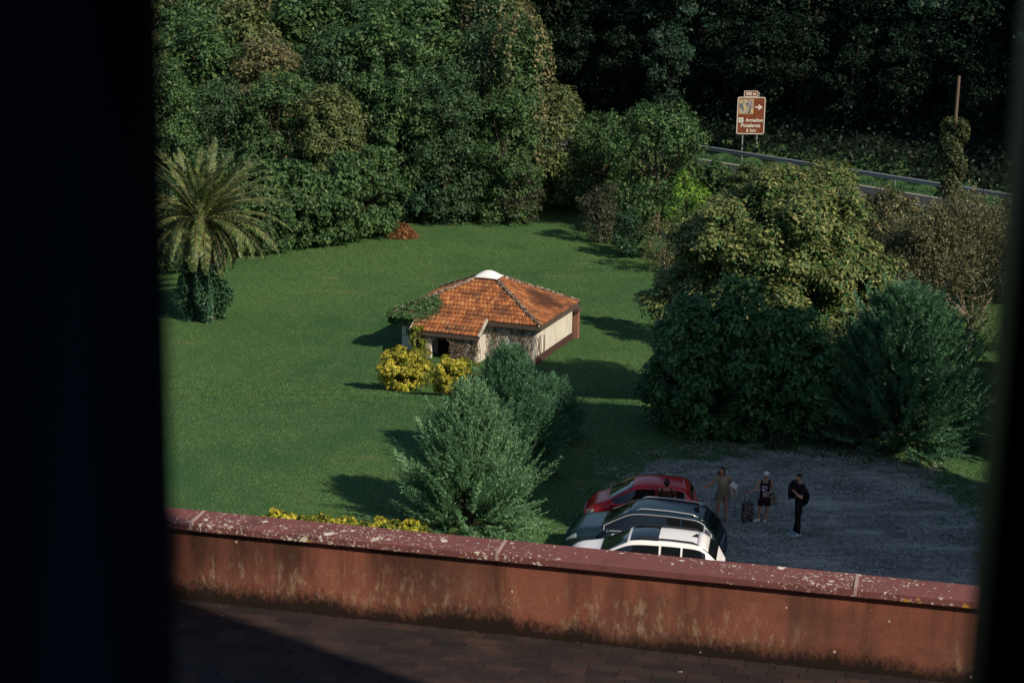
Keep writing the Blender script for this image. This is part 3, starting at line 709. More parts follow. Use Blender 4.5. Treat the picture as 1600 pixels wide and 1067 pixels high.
# ------------------------------------------------------------------ bushes and trees between the lawn and the road
def midtrees():
    def at(px, py): return G(px, py)
    def mk(seed, name, m, px, base, top, w, n, L, label, cat='tree', dy=1.0, **k):
        g = at(px, base); g = onground(g.x, g.y + dy); D = (g - Vector((0, 0, CAMZ))).length
        h = (base - top) * D / FPX / .97; r = w * D / FPX / 2
        return make_tree(seed, name, LM[m], h, (r, r * .9), n, L, label=label, cat=cat, loc=g, **k)
    mk(21, 'round_tree', 'olive', 858, 345, 128, 178, 22000, .21, 'rounded olive green tree with a yellowish top between wood and road sign', nb=34, ground=True, dy=3, trunk=.2)
    mk(22, 'round_tree', 'oak', 1030, 385, 158, 176, 22000, .20, 'rounded dark green tree left of the road sign, in front of the guard rail', nb=34, ground=True, dy=3, trunk=.2)
    mk(27, 'round_tree', 'oak', 940, 360, 196, 120, 13000, .19, 'smaller shaded tree filling the gap between two rounded trees', nb=26, ground=True, dy=4)
    mk(23, 'twiggy_bush', 'grey', 812, 355, 272, 92, 6000, .13, 'grey green twiggy bush at the far lawn edge below the olive tree', 'bush', nb=20, ground=True, trunk=.07, tr=BARK_PALE)
    mk(24, 'twiggy_bush', 'grey', 938, 385, 288, 92, 6000, .13, 'taller grey green twiggy bush at the lawn edge with a ragged top', 'bush', nb=20, ground=True, trunk=.07, tr=BARK_PALE)
    mk(25, 'twiggy_bush', 'brown', 1040, 432, 340, 100, 4200, .12, 'brownish half bare bush at the lawn edge beside the big flowering tree', 'bush', nb=18, ground=True, trunk=.07, tr=BARK_PALE)
    mk(26, 'lime_tree', 'lime', 1078, 420, 262, 92, 5600, .16, 'bright lime green sapling lit up between darker trees', nb=20, ground=True, dy=1.0)
    mk(28, 'hedge_bush', 'deep', 985, 408, 330, 70, 4500, .14, 'low dark bush in shade at the far right corner of the lawn', 'bush', nb=16, ground=True, trunk=.06)
    # the big flowering tree and the darker shrubs below it
    g = onground(PY(1212, 400, 69.5).x, 69.5)
    t = make_tree(31, 'flowering_tree', LM['ivy'], PY(1240, 244, 69.5).z - g.z, (4.9, 4.4), 60000, .20, nb=72, br=.26, ns=12, cr=4.9, asp=.42, trunk=.34,
                  label='big round tree with yellowish flowering crown lit by the sun', loc=g, up=.55)
    hh = PY(1240, 244, 69.5).z - g.z
    V, _b = crown(np.random.default_rng(31), (0, 0, hh - 4.9), (5.05, 4.55, 5.05), 72, .26, 12, 150000, .17, .5, up=.8, low=.25, jit=.5)
    f = V.reshape(-1, 4, 3); f = f[f[:, :, 2].mean(1) > hh - 7.4 + 1.2 * np.sin(f[:, 0, 0] * 1.1)]
    link('blossom', quads('blossom', f.reshape(-1, 3)), LM['bloom'], t)
    r2 = np.random.default_rng(33)
    for (px, base, rx, h, m, n, L, sd_, lab) in ((1085, 700, 1.75, 5.0, 'ivy', 24000, .17, 41, 'tall dark green shrub with glossy leaves below the left of the flowering tree'),
                                            (1170, 704, 2.0, 5.3, 'ivy', 24000, .17, 42, 'dark shaded shrub in the middle below the flowering tree'),
                                            (1255, 704, 1.5, 4.4, 'ivy', 18000, .16, 43, 'dark green shrub beside the cypress below the flowering tree'),
                                            (1050, 672, 1.15, 3.0, 'deep', 10000, .14, 44, 'small shrub at the left foot of the shrubs beside the lawn'),
                                            (1120, 560, 1.9, 6.2, 'ivy', 20000, .17, 45, 'leafy climber mound against the left side of the flowering tree')):
        q = G(px, base); q = onground(q.x, q.y + rx * .8)
        make_tree(sd_, 'shrub', LM[m], h, (rx, rx), n, L, nb=28, br=.36, ground=True, label=lab, cat='shrub', loc=q, trunk=.09, asp=.6)
    for k, (s_, h, w, m) in enumerate(((7.5, 1.9, 1.3, 'oak'), (11.2, 1.9, 1.3, 'olive'), (13.8, 1.8, 1.3, 'olive'), (16.6, 1.8, 1.4, 'oak'), (19.4, 1.9, 1.3, 'olive'), (26, 1.9, 1.5, 'brown'), (29.4, 1.8, 1.4, 'grey'))):
        x = RA[0] + RT[0] * s_ - RN[0] * 7.7; y = RA[1] + RT[1] * s_ - RN[1] * 7.7
        make_tree(70 + k, 'bank_bush', LM[m], h, (w, w), 5000, .16, nb=20, ground=True, trunk=.04, label='bush on the near bank of the road, ' + ['behind the rounded dark tree', 'straight below the road sign', 'just right of the road sign', 'behind the left flowering tree top', 'behind the right flowering tree top', 'left of the ivy pole', 'below the ivy pole'][k], cat='bush', loc=onground(x, y))
    # thin pale plants along the gravel edge
    for k, px in enumerate((1215, 1300, 1330)):
        q = G(px, 702); t = make_tree(50 + k, 'wild_plant', LM['grey'], .55 + .2 * k, (.45, .35), 700, .10, nb=8, cr=.34, trunk=.02,
                                      label=['low pale weed clump at the gravel edge under the shrubs', 'pale weed clump at the gravel edge below the cypress', 'taller pale weed clump at the gravel edge below the cypress'][k], cat='weed', loc=q)
midtrees()

def conifer(seed, label, loc, h, r, m, nbr=300, L=.15, lift=.75, taper=.8, wide=.17, lean=(0, 0)):
    """a loose cypress: upswept boughs that carry flat feathery sprays"""
    rng = np.random.default_rng(seed); t = thing('cypress_tree', label, 'conifer', loc)
    Cs, Ts, Ns, Ls, Ws = [], [], [], [], []; tb = MB()
    tb.tube([(0, 0, -.3), (lean[0] * .4, lean[1] * .4, h * .5), (lean[0], lean[1], h * .96)], [.16, .10, .02], 8)
    for i in range(nbr):
        u = (i + rng.random()) / nbr; z0 = h * (0.02 + .93 * u ** 1.15); a = i * 2.39996 + rng.normal(0, .3)
        prof = (1 - u) ** taper * (1 if u > .12 else .8 + u) + .06
        ln = r * prof * rng.uniform(.70, 1.25) + .22
        if rng.random() < .16: ln *= 1.28
        el = lift * rng.uniform(.65, 1.15) * float(sstep(0, .16, u)) + .05 + .45 * u
        d = np.array([math.cos(a) * math.cos(el), math.sin(a) * math.cos(el), math.sin(el)])
        side = unit(np.cross(d, [0, 0, 1])); nrm = np.cross(side, d); roll = rng.normal(0, .5)
        side, nrm = side * math.cos(roll) + nrm * math.sin(roll), nrm * math.cos(roll) - side * math.sin(roll)
        ax = np.array([lean[0] * z0 / h, lean[1] * z0 / h, z0]); k0 = rng.uniform(.15, .62)
        hd = np.array([math.cos(a), math.sin(a), .25 * float(sstep(0, .2, u))]); o = ax + hd * ln * k0; ln = ln * (1 - k0) * 1.1 + .22
        nt = max(6, int(ln / .050))
        for j in range(nt):
            v = (j + rng.random()) / nt
            if v < .06: continue
            p = o + d * ln * v + np.array([0, 0, -.10 * ln * v * (1 - v) * 3])
            sg = 1 if j % 2 else -1; sl = (.06 + .44 * (1 - v) ** .8) * min(1.0, ln * .9) * rng.uniform(.7, 1.2)
            td = unit(d * .86 + side * sg * .52 + nrm * rng.normal(0, .14) + np.array([0, 0, .10]))
            ns = max(2, int(sl / .036))
            for q in range(ns):
                w = (q + .7) / ns; c = p + td * sl * w
                sd2 = unit(td + (side * (1 if q % 2 else -1) * .34) + rng.normal(size=3) * .12)
                Cs.append(c); Ts.append(sd2); Ns.append(nrm + rng.normal(size=3) * .5); Ls.append(L * rng.uniform(.55, 1.1)); Ws.append(L * wide * rng.uniform(.8, 1.3))
        if i % 6 == 0: tb.tube([ax, o, o + d * ln * .3], [.026, .016, .006], 4)
    V = leaf_quads(rng, np.array(Cs), np.array(Ns), np.array(Ls), np.array(Ws), np.array(Ts))
    link('foliage', quads('foliage', V), LM[m], t); tb.build('trunk', BARK, t)
    return t
def conifers():
    conifer(101, 'green feathery cypress right behind the parapet, in front of its twin', Vector((-1.12, 50.9, 0)), 4.0, 1.75, 'cypress', 800, taper=.88, L=.145, wide=.19)
    q = G(792, 735); conifer(102, 'darker feathery cypress in front of the tiled shed', q, 3.75, 1.5, 'darkcyp', 680, taper=.8, L=.145, wide=.19)
    q = G(862, 688); conifer(104, 'low spreading cypress right of the tiled shed', q, 1.75, .80, 'darkcyp', 240, taper=.5)
    q = G(1405, 692); conifer(103, 'large dark cypress with upswept boughs right of the shrubs by the gravel', q, 5.0, 2.55, 'darkcyp', 900, L=.19, taper=.7, lift=.55)
conifers()

def shade_trees():  # trees out of view, added and sized to shade the shrubs and lawn
    for k, (x, y, h) in enumerate(((19.5, 47.0, 22.0), (22.6, 53.8, 15.5), (24.3, 56.0, 15.0), (27.5, 60.5, 16.0), (30.5, 69.0, 15.0))):
        g = onground(x, y); make_tree(500 + k, 'broadleaf_tree', LM['oak'], h, (2.9, 2.9), 14000, .40, nb=34, ground=True, label='tall unseen tree added for shade right of the gravel lot, number'.replace(', number', [' nearest to the building', ' second from the building', ' in the middle of the row', ' fourth from the building', ' farthest back on the grass'][k]), loc=g)
shade_trees()

# ------------------------------------------------------------------ palm
def palm():
    q = G(318, 500); t = thing('date_palm', 'large date palm with ivy covered trunk standing on the lawn', 'palm', q)
    rng = np.random.default_rng(7); D = (q - Vector((0, 0, CAMZ))).length
    top = PY(318, 337, q.y).z - q.z
    tb = MB(); tb.tube([(0, 0, -.3), (0, 0, .6), (.02, 0, 1.6), (.03, 0, top - .5), (.03, 0, top)], [.62, .52, .48, .62, .35], 14)
    tb.build('trunk', plain('palm_trunk', (0.06, 0.045, 0.03), .95, .1, var=.5, scale=9), t)
    def frond(a, el, ln, droop, V, wid=.46, nl=60, vv=.5):
        pts = []; d0 = np.array([math.cos(a), math.sin(a), 0]); p = np.array([.03, 0, top - .15]) + d0 * .22; e = el
        st = ln / 14
        for i in range(15):
            pts.append(p.copy()); p = p + (d0 * math.cos(e) + np.array([0, 0, math.sin(e)])) * st; e -= droop / 14 * (0.35 + 1.3 * i / 14)
        pts = np.array(pts); tg = np.gradient(pts, axis=0); tg = unit(tg)
        side = unit(np.cross(d0, [0, 0, 1])); C, T, N, L = [], [], [], []
        for i in range(nl):
            u = .10 + .90 * i / (nl - 1); f = u * 14; k = min(13, int(f)); w = f - k
            c = pts[k] * (1 - w) + pts[k + 1] * w; g = tg[min(14, k)]; nn = np.cross(side, g)
            l = wid * math.sin(math.pi * min(1, (u * .86 + .12))) ** .6 * rng.uniform(.85, 1.1)
            for sg in (-1, 1):
                dd = unit(side * sg * .75 + g * .72 + nn * (vv * -.45 + rng.normal(0, .10)))
                C.append(c + dd * l * .5); T.append(dd); N.append(np.cross(dd, g) * sg + rng.normal(size=3) * .1); L.append(l)
        V.append(leaf_quads(rng, np.array(C), np.array(N), np.array(L), 0.066, np.array(T)))
        return pts
    green = leafmat('palm_leaf', [(0.030, 0.060, 0.022), (0.082, 0.122, 0.042), (0.215, 0.230, 0.090)], rough=.4, trans=.10, patch=.0)
    dead = leafmat('palm_dead', [(0.035, 0.026, 0.016), (0.085, 0.060, 0.034), (0.15, 0.11, 0.06)], trans=.05, patch=.2)
    stem = plain('palm_stem', (0.16, 0.15, 0.06), .5)
    n = 96
    for i in range(n):
        u = (i + .5) / n; a = i * 2.39996 + rng.normal(0, .12)
        el = 1.42 - 1.80 * u ** .9 + rng.normal(0, .08); ln = (3.1 + 1.3 * math.sin(math.pi * min(1, u * .9 + .12))) * rng.uniform(.9, 1.06)
        V = []; pts = frond(a, el, ln, 0.75 + 1.25 * u + rng.normal(0, .15), V)
        o = link('frond', quads('frond', np.concatenate(V)), green, t)
        mb = MB().tube([tuple(p) for p in pts[::2]], [.035, .03, .026, .022, .018, .014, .010, .006], 4); mb.build('rachis', stem, o)
    V = []
    for i in range(40):
        frond(i * 2.4, -.55 - .6 * rng.random(), 2.1 * rng.uniform(.7, 1.15), .7, V, .30, 24)
    link('dead_frond_skirt', quads('skirt', np.concatenate(V)), dead, t)
    V = []
    m = 8000; a = rng.uniform(0, 6.28, m); z = rng.uniform(0, 1, m) ** .9 * (top - 2.2)
    lob = 1 + .30 * np.sin(a * 5 + 1 + z) ; rad = (.66 + .34 * np.exp(-((z - 1.2) / .6) ** 2)) * lob * rng.uniform(.75, 1.22, m)
    c = np.stack([np.cos(a) * rad, np.sin(a) * rad, z], 1)
    link('ivy', quads('ivy', leaf_quads(rng, c, np.stack([np.cos(a), np.sin(a), .4 + 0 * a], 1) + rng.normal(size=(m, 3)) * .55, .15, .12)), LM['deep'], t)
palm()

# ------------------------------------------------------------------ bare tree on the right, ivy on the pole, leaf pile
def bare_tree():
    rng = np.random.default_rng(12); base = G(1506, 548)
    t = thing('half_bare_tree', 'half bare brownish tree with pale twigs and a leaning trunk at the right', 'tree', base)
    tb = MB(); C = []
    def grow(p, d, ln, r, dep):
        q = p + d * ln; m = (p + q) / 2 + Vector(rng.normal(size=3) * ln * .06)
        tb.tube([p, m, q], [r, r * .85, r * .65], 5 if dep < 3 else 3, cap=False)
        if dep >= 3:
            for _ in range(14): C.append(q + Vector(rng.normal(size=3) * .22))
        if dep < 6:
            for _ in range(3 if dep < 4 else 2):
                nd = (d + Vector(rng.normal(size=3)) * (.55 if dep else .42) + Vector((0, 0, .10))).normalized()
                grow(q, nd, ln * rng.uniform(.66, .86), r * .6, dep + 1)
    p0 = Vector((0, 0, -.2)); p1 = Vector((.25, .2, 1.3))
    tb.tube([p0, (p0 + p1) / 2 + Vector((.12, 0, 0)), p1], [.22, .18, .16], 8)
    for d in ((-.75, -.2, .75), (.15, .3, 1), (.55, -.2, .85), (-.3, .4, .95), (-.98, .1, .42), (-.85, -.3, .6), (-.5, .2, .9)):
        grow(p1, Vector(d).normalized(), 1.55, .085, 0)
    tb.build('trunk', BARK_PALE, t)
    C = np.array([tuple(c) for c in C]); C = C[rng.random(len(C)) < .75]
    link('crown', quads('crown', leaf_quads(rng, C, rng.normal(size=C.shape) + [0, 0, .6], .15 * rng.uniform(.6, 1.2, len(C)), .09)), leafmat('leaf_autumn', [(0.040, 0.052, 0.026), (0.095, 0.110, 0.056), (0.18, 0.170, 0.095)], patch=.2), t)
    # shrubs that fill in behind it
    for k, (px, py, rx, h, m, l) in enumerate(((1400, 470, 2.2, 6.0, 'brown', 'brown green bush behind the half bare tree'), (1500, 480, 2.5, 5.2, 'grey', 'grey green bush behind the half bare tree at the right'),
                                          (1340, 420, 1.7, 4.6, 'deep', 'dark bush between the flowering tree and the half bare tree'), (1565, 470, 2.3, 5.0, 'brown', 'brownish bush at the far right below the road'))):
        g = G(px, py); g = onground(g.x, min(g.y, 95))
        make_tree(300 + k, 'shrub', LM[m], h, (rx, rx), 12000, .17, nb=26, br=.34, ground=True, trunk=.08, tr=BARK_PALE, label=l, cat='shrub', loc=g)
    g = G(1560, 640)
    make_tree(310, 'shrub', LM['oak'], 2.0, (.5, .5), 900, .10, nb=10, cr=.9, trunk=.03, tr=BARK_PALE, label='thin sapling on the grass right of the dark cypress', cat='sapling', loc=G(1535, 632))
    # the pole
    y = 104.0; top = PY(1498, 119, y); b = onground(top.x, y)
    t = thing('utility_pole', 'weathered wooden pole rising out of ivy beside the road', 'pole', b)
    h = top.z - b.z
    MB().tube([(0, 0, -.3), (0, 0, h * .5), (.02, 0, h)], [.11, .10, .085], 10).build('pole', plain('old_wood', (0.13, 0.095, 0.075), .9, .1, var=.35, scale=20), t)
    n = 4600; z = rng.uniform(0.2, 1, n) * (h - 2.3) ; a = rng.uniform(0, 6.28, n)
    rad = (.34 + .42 * np.abs(np.sin(z * 1.7 + a))) * rng.uniform(.5, 1.15, n)
    c = np.stack([np.cos(a) * rad, np.sin(a) * rad, z], 1)
    link('ivy', quads('ivy', leaf_quads(rng, c, np.stack([np.cos(a), np.sin(a), .5 + 0 * a], 1) + rng.normal(size=(n, 3)) * .6, .17, .12)), leafmat('leaf_pole_ivy', [(0.02, 0.035, 0.012), (0.05, 0.075, 0.03), (0.12, 0.13, 0.06)]), t)
    # leaf pile
    g = G(626, 371); t = thing('leaf_pile', 'heap of dry reddish brown leaves at the edge of the lawn', 'leaf pile', g)
    n = 2600; a = rng.uniform(0, 6.28, n); r = np.sqrt(rng.random(n)); z = .62 * np.clip(1 - r ** 1.6, 0, 1) * (1 + .3 * np.sin(a * 3)) + rng.uniform(0, .05, n)
    c = np.stack([np.cos(a) * r * 1.05, np.sin(a) * r * .95, z], 1)
    link('leaves', quads('leaves', leaf_quads(rng, c, rng.normal(size=(n, 3)) * .6 + [0, 0, 1], .16, .10)), leafmat('leaf_dry', [(0.10, 0.045, 0.022), (0.20, 0.095, 0.045), (0.30, 0.16, 0.075)], trans=.05, patch=.1), t)
    V = []
    rows = [[(math.cos(w) * rr * 1.0, math.sin(w) * rr * .9, .58 * (1 - rr ** 1.6) - .02) for w in np.linspace(0, 6.2832, 20)] for rr in (1.0, .75, .5, .25, .02)]
    MB().grid(rows).build('core', plain('dry_earth', (.11, .055, .03), .95), t)
bare_tree()

# ------------------------------------------------------------------ the dark wood on the slope beyond the road
def dark_wood():
    grp = 'trees of the dark wooded slope beyond the road'
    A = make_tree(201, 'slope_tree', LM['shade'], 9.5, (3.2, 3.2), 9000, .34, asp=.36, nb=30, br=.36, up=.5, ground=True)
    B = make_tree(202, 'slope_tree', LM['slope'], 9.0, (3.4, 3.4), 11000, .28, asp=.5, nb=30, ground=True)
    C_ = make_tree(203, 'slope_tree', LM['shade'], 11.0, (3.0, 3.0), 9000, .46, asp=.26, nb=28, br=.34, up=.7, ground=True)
    pr = [A, B, C_]; used = set(); rng = np.random.default_rng(4)
    labs = ['dark green tree in shade on the wooded slope beyond the road', 'dense dark tree in shade on the wooded slope beyond the road', 'tall tree with long pale leaves on the wooded slope beyond the road']
    for q, s0, step, wt in ((4.2, -34, 4.4, (.3, .7, 0)), (6.3, 2, 3.6, (.2, .8, 0)), (8.6, -36, 4.6, (.5, .5, 0)), (13, -38, 4.8, (.5, .2, .3)), (18.5, -40, 5.0, (.3, .2, .5)), (24.5, -42, 5.2, (.4, .2, .4)), (31, -44, 5.4, (.4, .2, .4))):
        s = s0
        while s < 52:
            qq = q + rng.uniform(-1, 1); ss = s + rng.uniform(-1.2, 1.2)
            x = RA[0] + RT[0] * ss + RN[0] * qq; y = RA[1] + RT[1] * ss + RN[1] * qq
            k = int(rng.choice(3, p=wt)); loc = onground(x, y); loc.z -= .3
            sc = rng.uniform(.85, 1.2) * (.72 if q < 7 else 1.0); rz = rng.uniform(0, 6.28)
            if q < 5 and ss > 4: s += step; continue
            if x > -4 and abs(x) < y * .30 + 6:
                if k not in used:
                    used.add(k); o = pr[k]; o.location = loc; o.rotation_euler = (0, 0, rz); o.scale = (sc,) * 3; o['label'] = labs[k]; o['group'] = grp; o['category'] = 'tree'
                else: dup(pr[k], loc, rz, sc, labs[k], 'tree', grp)
            s += step
    # brush that covers the bank between the trees
    r2 = np.random.default_rng(9); n = 30000
    s = r2.uniform(-40, 50, n); q = 1.4 + 30 * r2.random(n) ** 1.6
    x = RA[0] + RT[0] * s + RN[0] * q; y = RA[1] + RT[1] * s + RN[1] * q
    c = np.stack([x, y, zg(x, y) + r2.uniform(0, .9, n)], 1)
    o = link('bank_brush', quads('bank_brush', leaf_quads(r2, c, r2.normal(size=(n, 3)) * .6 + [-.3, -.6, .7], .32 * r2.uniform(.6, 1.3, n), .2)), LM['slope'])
    tag(o, 'dark brush covering the bank beyond the road', 'brush', kind='stuff')
    n = 9000; s = r2.uniform(-40, 50, n); q = r2.uniform(-.45, 1.6, n)
    x = RA[0] + RT[0] * s + RN[0] * q; y = RA[1] + RT[1] * s + RN[1] * q
    h = r2.uniform(.12, .34, n)
    c = np.stack([x, y, np.maximum(zg(x, y), ROADZ) + h * .5], 1)
    o = link('verge_grass', quads('verge_grass', leaf_quads(r2, c, r2.normal(size=(n, 3)) * [1, 1, .2], h, .05, np.array([0, 0, 1.]) + r2.normal(size=(n, 3)) * .3)), LM['deep'])
    tag(o, 'rough grass growing under the guard rail', 'grass', kind='stuff')
    n = 16000; s = r2.uniform(-60, 60, n); q = r2.uniform(-12, -6.9, n)
    x = RA[0] + RT[0] * s + RN[0] * q; y = RA[1] + RT[1] * s + RN[1] * q
    c = np.stack([x, y, zg(x, y) + r2.uniform(0, .8, n)], 1)
    o = link('bank_scrub', quads('bank_scrub', leaf_quads(r2, c, r2.normal(size=(n, 3)) * .6 + [0, -.4, .8], .22 * r2.uniform(.6, 1.3, n), .14)), LM['oak'])
    tag(o, 'low scrub on the near bank of the road', 'scrub', kind='stuff')
dark_wood()

def lawn_grass():
    rng = np.random.default_rng(3)
    n = 340000
    y = 46 + 62 * rng.random(n) ** .8; x = rng.uniform(-.21, .285, n) * y
    px = x / y * 3000 + 800
    sdv = poly_sd(GRAVEL, x, y)
    q, s = rq(x, y)
    k = (px > 225) & (px < 1600) & (sdv < .3 + rng.normal(0, .5, n)) & (q < -12)
    x, y = x[k], y[k]; n = len(x)
    h = rng.uniform(.022, .052, n) * (1 + y / 160)
    c = np.stack([x, y, zg(x, y) + h * .4], 1)
    V = leaf_quads(rng, c, rng.normal(size=(n, 3)) * [1, 1, .35] + [0, 0, .25], h, .020, np.array([0, 0, 1.]) + rng.normal(size=(n, 3)) * .55)
    gn = NT('grass_blade'); gc, _f = grass_color(gn, gn.co()); k = gn.ramp(gn.rnd(), [(0.0, .62), (.6, 1.0), (1.0, 1.5)])
    gc = gn.mix(1.0, gc, k, 'MULTIPLY'); gn.pr(gn.mix(1.0, gc, (1.22, 1.18, 1.15), 'MULTIPLY'), .6, .15); m = gn.m
    tag(link('lawn_grass', quads('lawn_grass', V), m), 'short mown grass blades of the lawn', 'grass', kind='stuff')
lawn_grass()
def lot_details():
    rng = np.random.default_rng(14); n = 60000
    x = rng.uniform(0, 18, n); y = rng.uniform(42, 60, n); sdv = poly_sd(GRAVEL, x, y)
    patchy = np.sin(x * 1.3 + 2 * np.sin(y * .7)) + np.sin(y * 2.1 + x * .6) + rng.normal(0, .9, n)
    k = (sdv > -1.2) & (patchy > .1) & (sdv + rng.normal(0, .8, n) > 0); x, y = x[k], y[k]; n = len(x)
    s = rng.uniform(.025, .075, n); c = np.stack([x, y, zg(x, y) + .014 + s * .2], 1)
    m = NT('gravel_stone'); m.pr(m.ramp(m.rnd(), [(0, (.06, .065, .065)), (.55, (.20, .205, .195)), (1, (.46, .46, .43))]), .9, .2)
    tag(link('gravel_stones', quads('gravel_stones', leaf_quads(rng, c, rng.normal(size=(n, 3)) * .35 + [0, -.3, 1], s, s * .8)), m.m), 'loose pale and dark stones of the gravel lot', 'gravel', kind='stuff')
    n = 26000; x = rng.uniform(-1, 19, n); y = rng.uniform(46, 64, n); sdv = poly_sd(GRAVEL, x, y)
    cl = np.sin(x * 2.3 + 1.5 * np.sin(y * 1.1)) + np.sin(y * 2.9 + x) + rng.normal(0, .8, n)
    k = (np.abs(sdv - .3) < 1.5 + rng.normal(0, .5, n)) & (cl > .5); x, y = x[k], y[k]; n = len(x); h = rng.uniform(.05, .18, n)
    c = np.stack([x, y, zg(x, y) + h * .45], 1)
    tag(link('edge_grass', quads('edge_grass', leaf_quads(rng, c, rng.normal(size=(n, 3)) * [1, 1, .3], h, .03, np.array([0, 0, 1.]) + rng.normal(size=(n, 3)) * .5)), LM['ivy']), 'ragged grass tufts along the edge of the gravel lot', 'grass', kind='stuff')
    n = 700; x = rng.uniform(2, 18, n); y = 58.3 + rng.normal(0, 1.1, n); c = np.stack([x, y, zg(x, y) + .03], 1)
    o = quads('fallen_leaves', leaf_quads(rng, c, rng.normal(size=(n, 3)) * .4 + [0, 0, 1], rng.uniform(.07, .16, n), .07)); tag(link('fallen_leaves', o, LM['vine']), 'dry fallen leaves scattered at the top edge of the gravel lot', 'leaves', kind='stuff')
lot_details()

# ------------------------------------------------------------------ the tiled shed
def shed():
    rng = np.random.default_rng(17)
    N0 = P(844, 511, -1.28)                                   # near corner of the eaves
    yaw = math.radians(20); U = Vector((-math.cos(yaw), math.sin(yaw), 0)); W = Vector((math.sin(yaw), math.cos(yaw), 0))   # along the front to the left, and back
    LU, LW, ze, za = 6.75, 5.25, -1.28, 0.02
    t = thing('tiled_shed', 'small white walled shed with a hipped orange tile roof in the middle of the lawn', 'shed', (N0.x, N0.y, -3.0))
    def p(u, w, z): return N0 + U * u + W * w + Vector((0, 0, z - ze))
    def L(v): return v - t.location
    ridge = [(LU / 2 - .50, LW / 2 - .35), (LU / 2 + .50, LW / 2 - .35), (LU / 2 + .50, LW / 2 + .35), (LU / 2 - .50, LW / 2 + .35)]
    # tile material: every tile its own shade
    n = NT('roof_tile'); r = n.rnd(); co = n.co()
    c = n.ramp(r, [(0.0, (0.24, 0.085, 0.040)), (0.35, (0.38, 0.140, 0.054)), (0.75, (0.47, 0.185, 0.068)), (1.0, (0.54, 0.26, 0.115))])
    f = n.noise(co, 1.3, 5, .65); c = n.mix(n.ramp(f, [(0.46, 0.0), (0.62, 0.75)]), c, (0.12, 0.052, 0.032))
    g = n.noise(co, 34, 4, .7); c = n.mix(n.ramp(g, [(0.50, 0.0), (0.60, 0.7)]), c, (0.085, 0.050, 0.034))
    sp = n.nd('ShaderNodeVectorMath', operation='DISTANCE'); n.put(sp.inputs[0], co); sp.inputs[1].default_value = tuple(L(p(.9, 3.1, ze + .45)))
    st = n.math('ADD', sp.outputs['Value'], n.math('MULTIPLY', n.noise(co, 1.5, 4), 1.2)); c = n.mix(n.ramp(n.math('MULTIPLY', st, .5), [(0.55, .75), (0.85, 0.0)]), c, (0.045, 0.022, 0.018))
    n.pr(c, .85, .2); n.bump(g, .5, .01); mt = n.m
    old = NT('lichen_ridge'); co = old.co(); f = old.noise(co, 9, 5, .7)
    old.pr(old.ramp(f, [(0.40, (0.045, 0.032, 0.026)), (0.52, (0.14, 0.09, 0.065)), (0.60, (0.42, 0.36, 0.30))]), .9, .1); mo = old.m
    wall_n = NT('old_plaster'); co = wall_n.co(); f = wall_n.noise(co, 2.2, 6, .7); f2 = wall_n.noise(wall_n.map(co, (3, 3, .4)), 2.2, 4)
    cc = wall_n.mix(f, (.50, .47, .41), (.68, .65, .58)); cc = wall_n.mix(wall_n.ramp(f2, [(0.5, 0.0), (0.72, .5)]), cc, (.22, .20, .16))
    wall_n.pr(cc, .9, .15); mwall = wall_n.m
    mpl = plain('brown_plinth', (0.055, 0.026, 0.022), .9, var=.3)
    mwood = plain('old_eaves_wood', (0.075, 0.055, 0.045), .9, var=.5, scale=12)
    mdark = plain('inside_shade', (0.010, 0.009, 0.008), .95)
    # one slope: eave points a,b and top points c,d (a->d and b->c go up the hips)
    def slope(name, a, b, c, d, width=0.175, course=.262, clip=None):
        mb = MB(); ev = b - a; eu = ev.normalized(); up = ((d + c) / 2 - (a + b) / 2); up = up - eu * up.dot(eu); SL = up.length; uu = up / SL; nn = eu.cross(uu)
        if nn.z < 0: nn = -nn
        la, lb, lc, ld = 0.0, ev.length, (c - a).dot(eu), (d - a).dot(eu)
        rows = int(math.ceil(SL / course))
        for r_ in range(rows):
            v0, v1 = r_ * course, min(SL, (r_ + 1) * course + .03); vm = min(SL, v0 + course * .5) / SL
            x0, x1 = la + (ld - la) * vm, lb + (lc - lb) * vm
            k = max(1, int(round((x1 - x0) / width))); off = rng.uniform(-.01, .01)
            for i in range(k):
                s0, s1 = x0 + (x1 - x0) * i / k, x0 + (x1 - x0) * (i + 1) / k - .030
                h0 = .050 + rng.uniform(-.006, .008); h1 = .012; j = rng.uniform(-.008, .008)
                prof = [(0, -.020), (.10, .030), (.40, .034), (.50, -.010), (.60, .034), (.90, .030), (1, -.020)]
                def pt(s, v, h): return L(a + eu * s + uu * v + nn * h)
                lo = [pt(s0 + (s1 - s0) * q, v0 + j, h0 + e) for q, e in prof]; hi = [pt(s0 + (s1 - s0) * q, v1, h1 + e) for q, e in prof]
                bt = [pt(s0 + (s1 - s0) * q, v0 + j, h0 - .028) for q, e in prof]
                mb.grid([bt, lo, hi])
        o = mb.build(name, mt, t)
        # the board below the tiles
        return o
    a, b, c_, d_ = p(0, 0, ze), p(LU, 0, ze), p(LU, LW, ze), p(0, LW, ze)
    r0, r1, r2, r3 = [p(u, w, za) for u, w in ridge]
    slope('roof_slope', b, a, r0, r1)       # front
    slope('roof_slope', a, d_, r3, r0)      # right
    slope('roof_slope', c_, b, r1, r2)      # left
    slope('roof_slope', d_, c_, r2, r3)     # back
    dz = Vector((0, 0, -.02))
    und = MB(); und.add([L(q + dz) for q in (a, b, c_, d_, r0, r1, r2, r3)], [(1, 0, 4, 5), (0, 3, 7, 4), (2, 1, 5, 6), (3, 2, 6, 7), (4, 7, 6, 5), (0, 1, 2, 3)])
    und.build('roof_boarding', mwood, t)
    fas = MB()
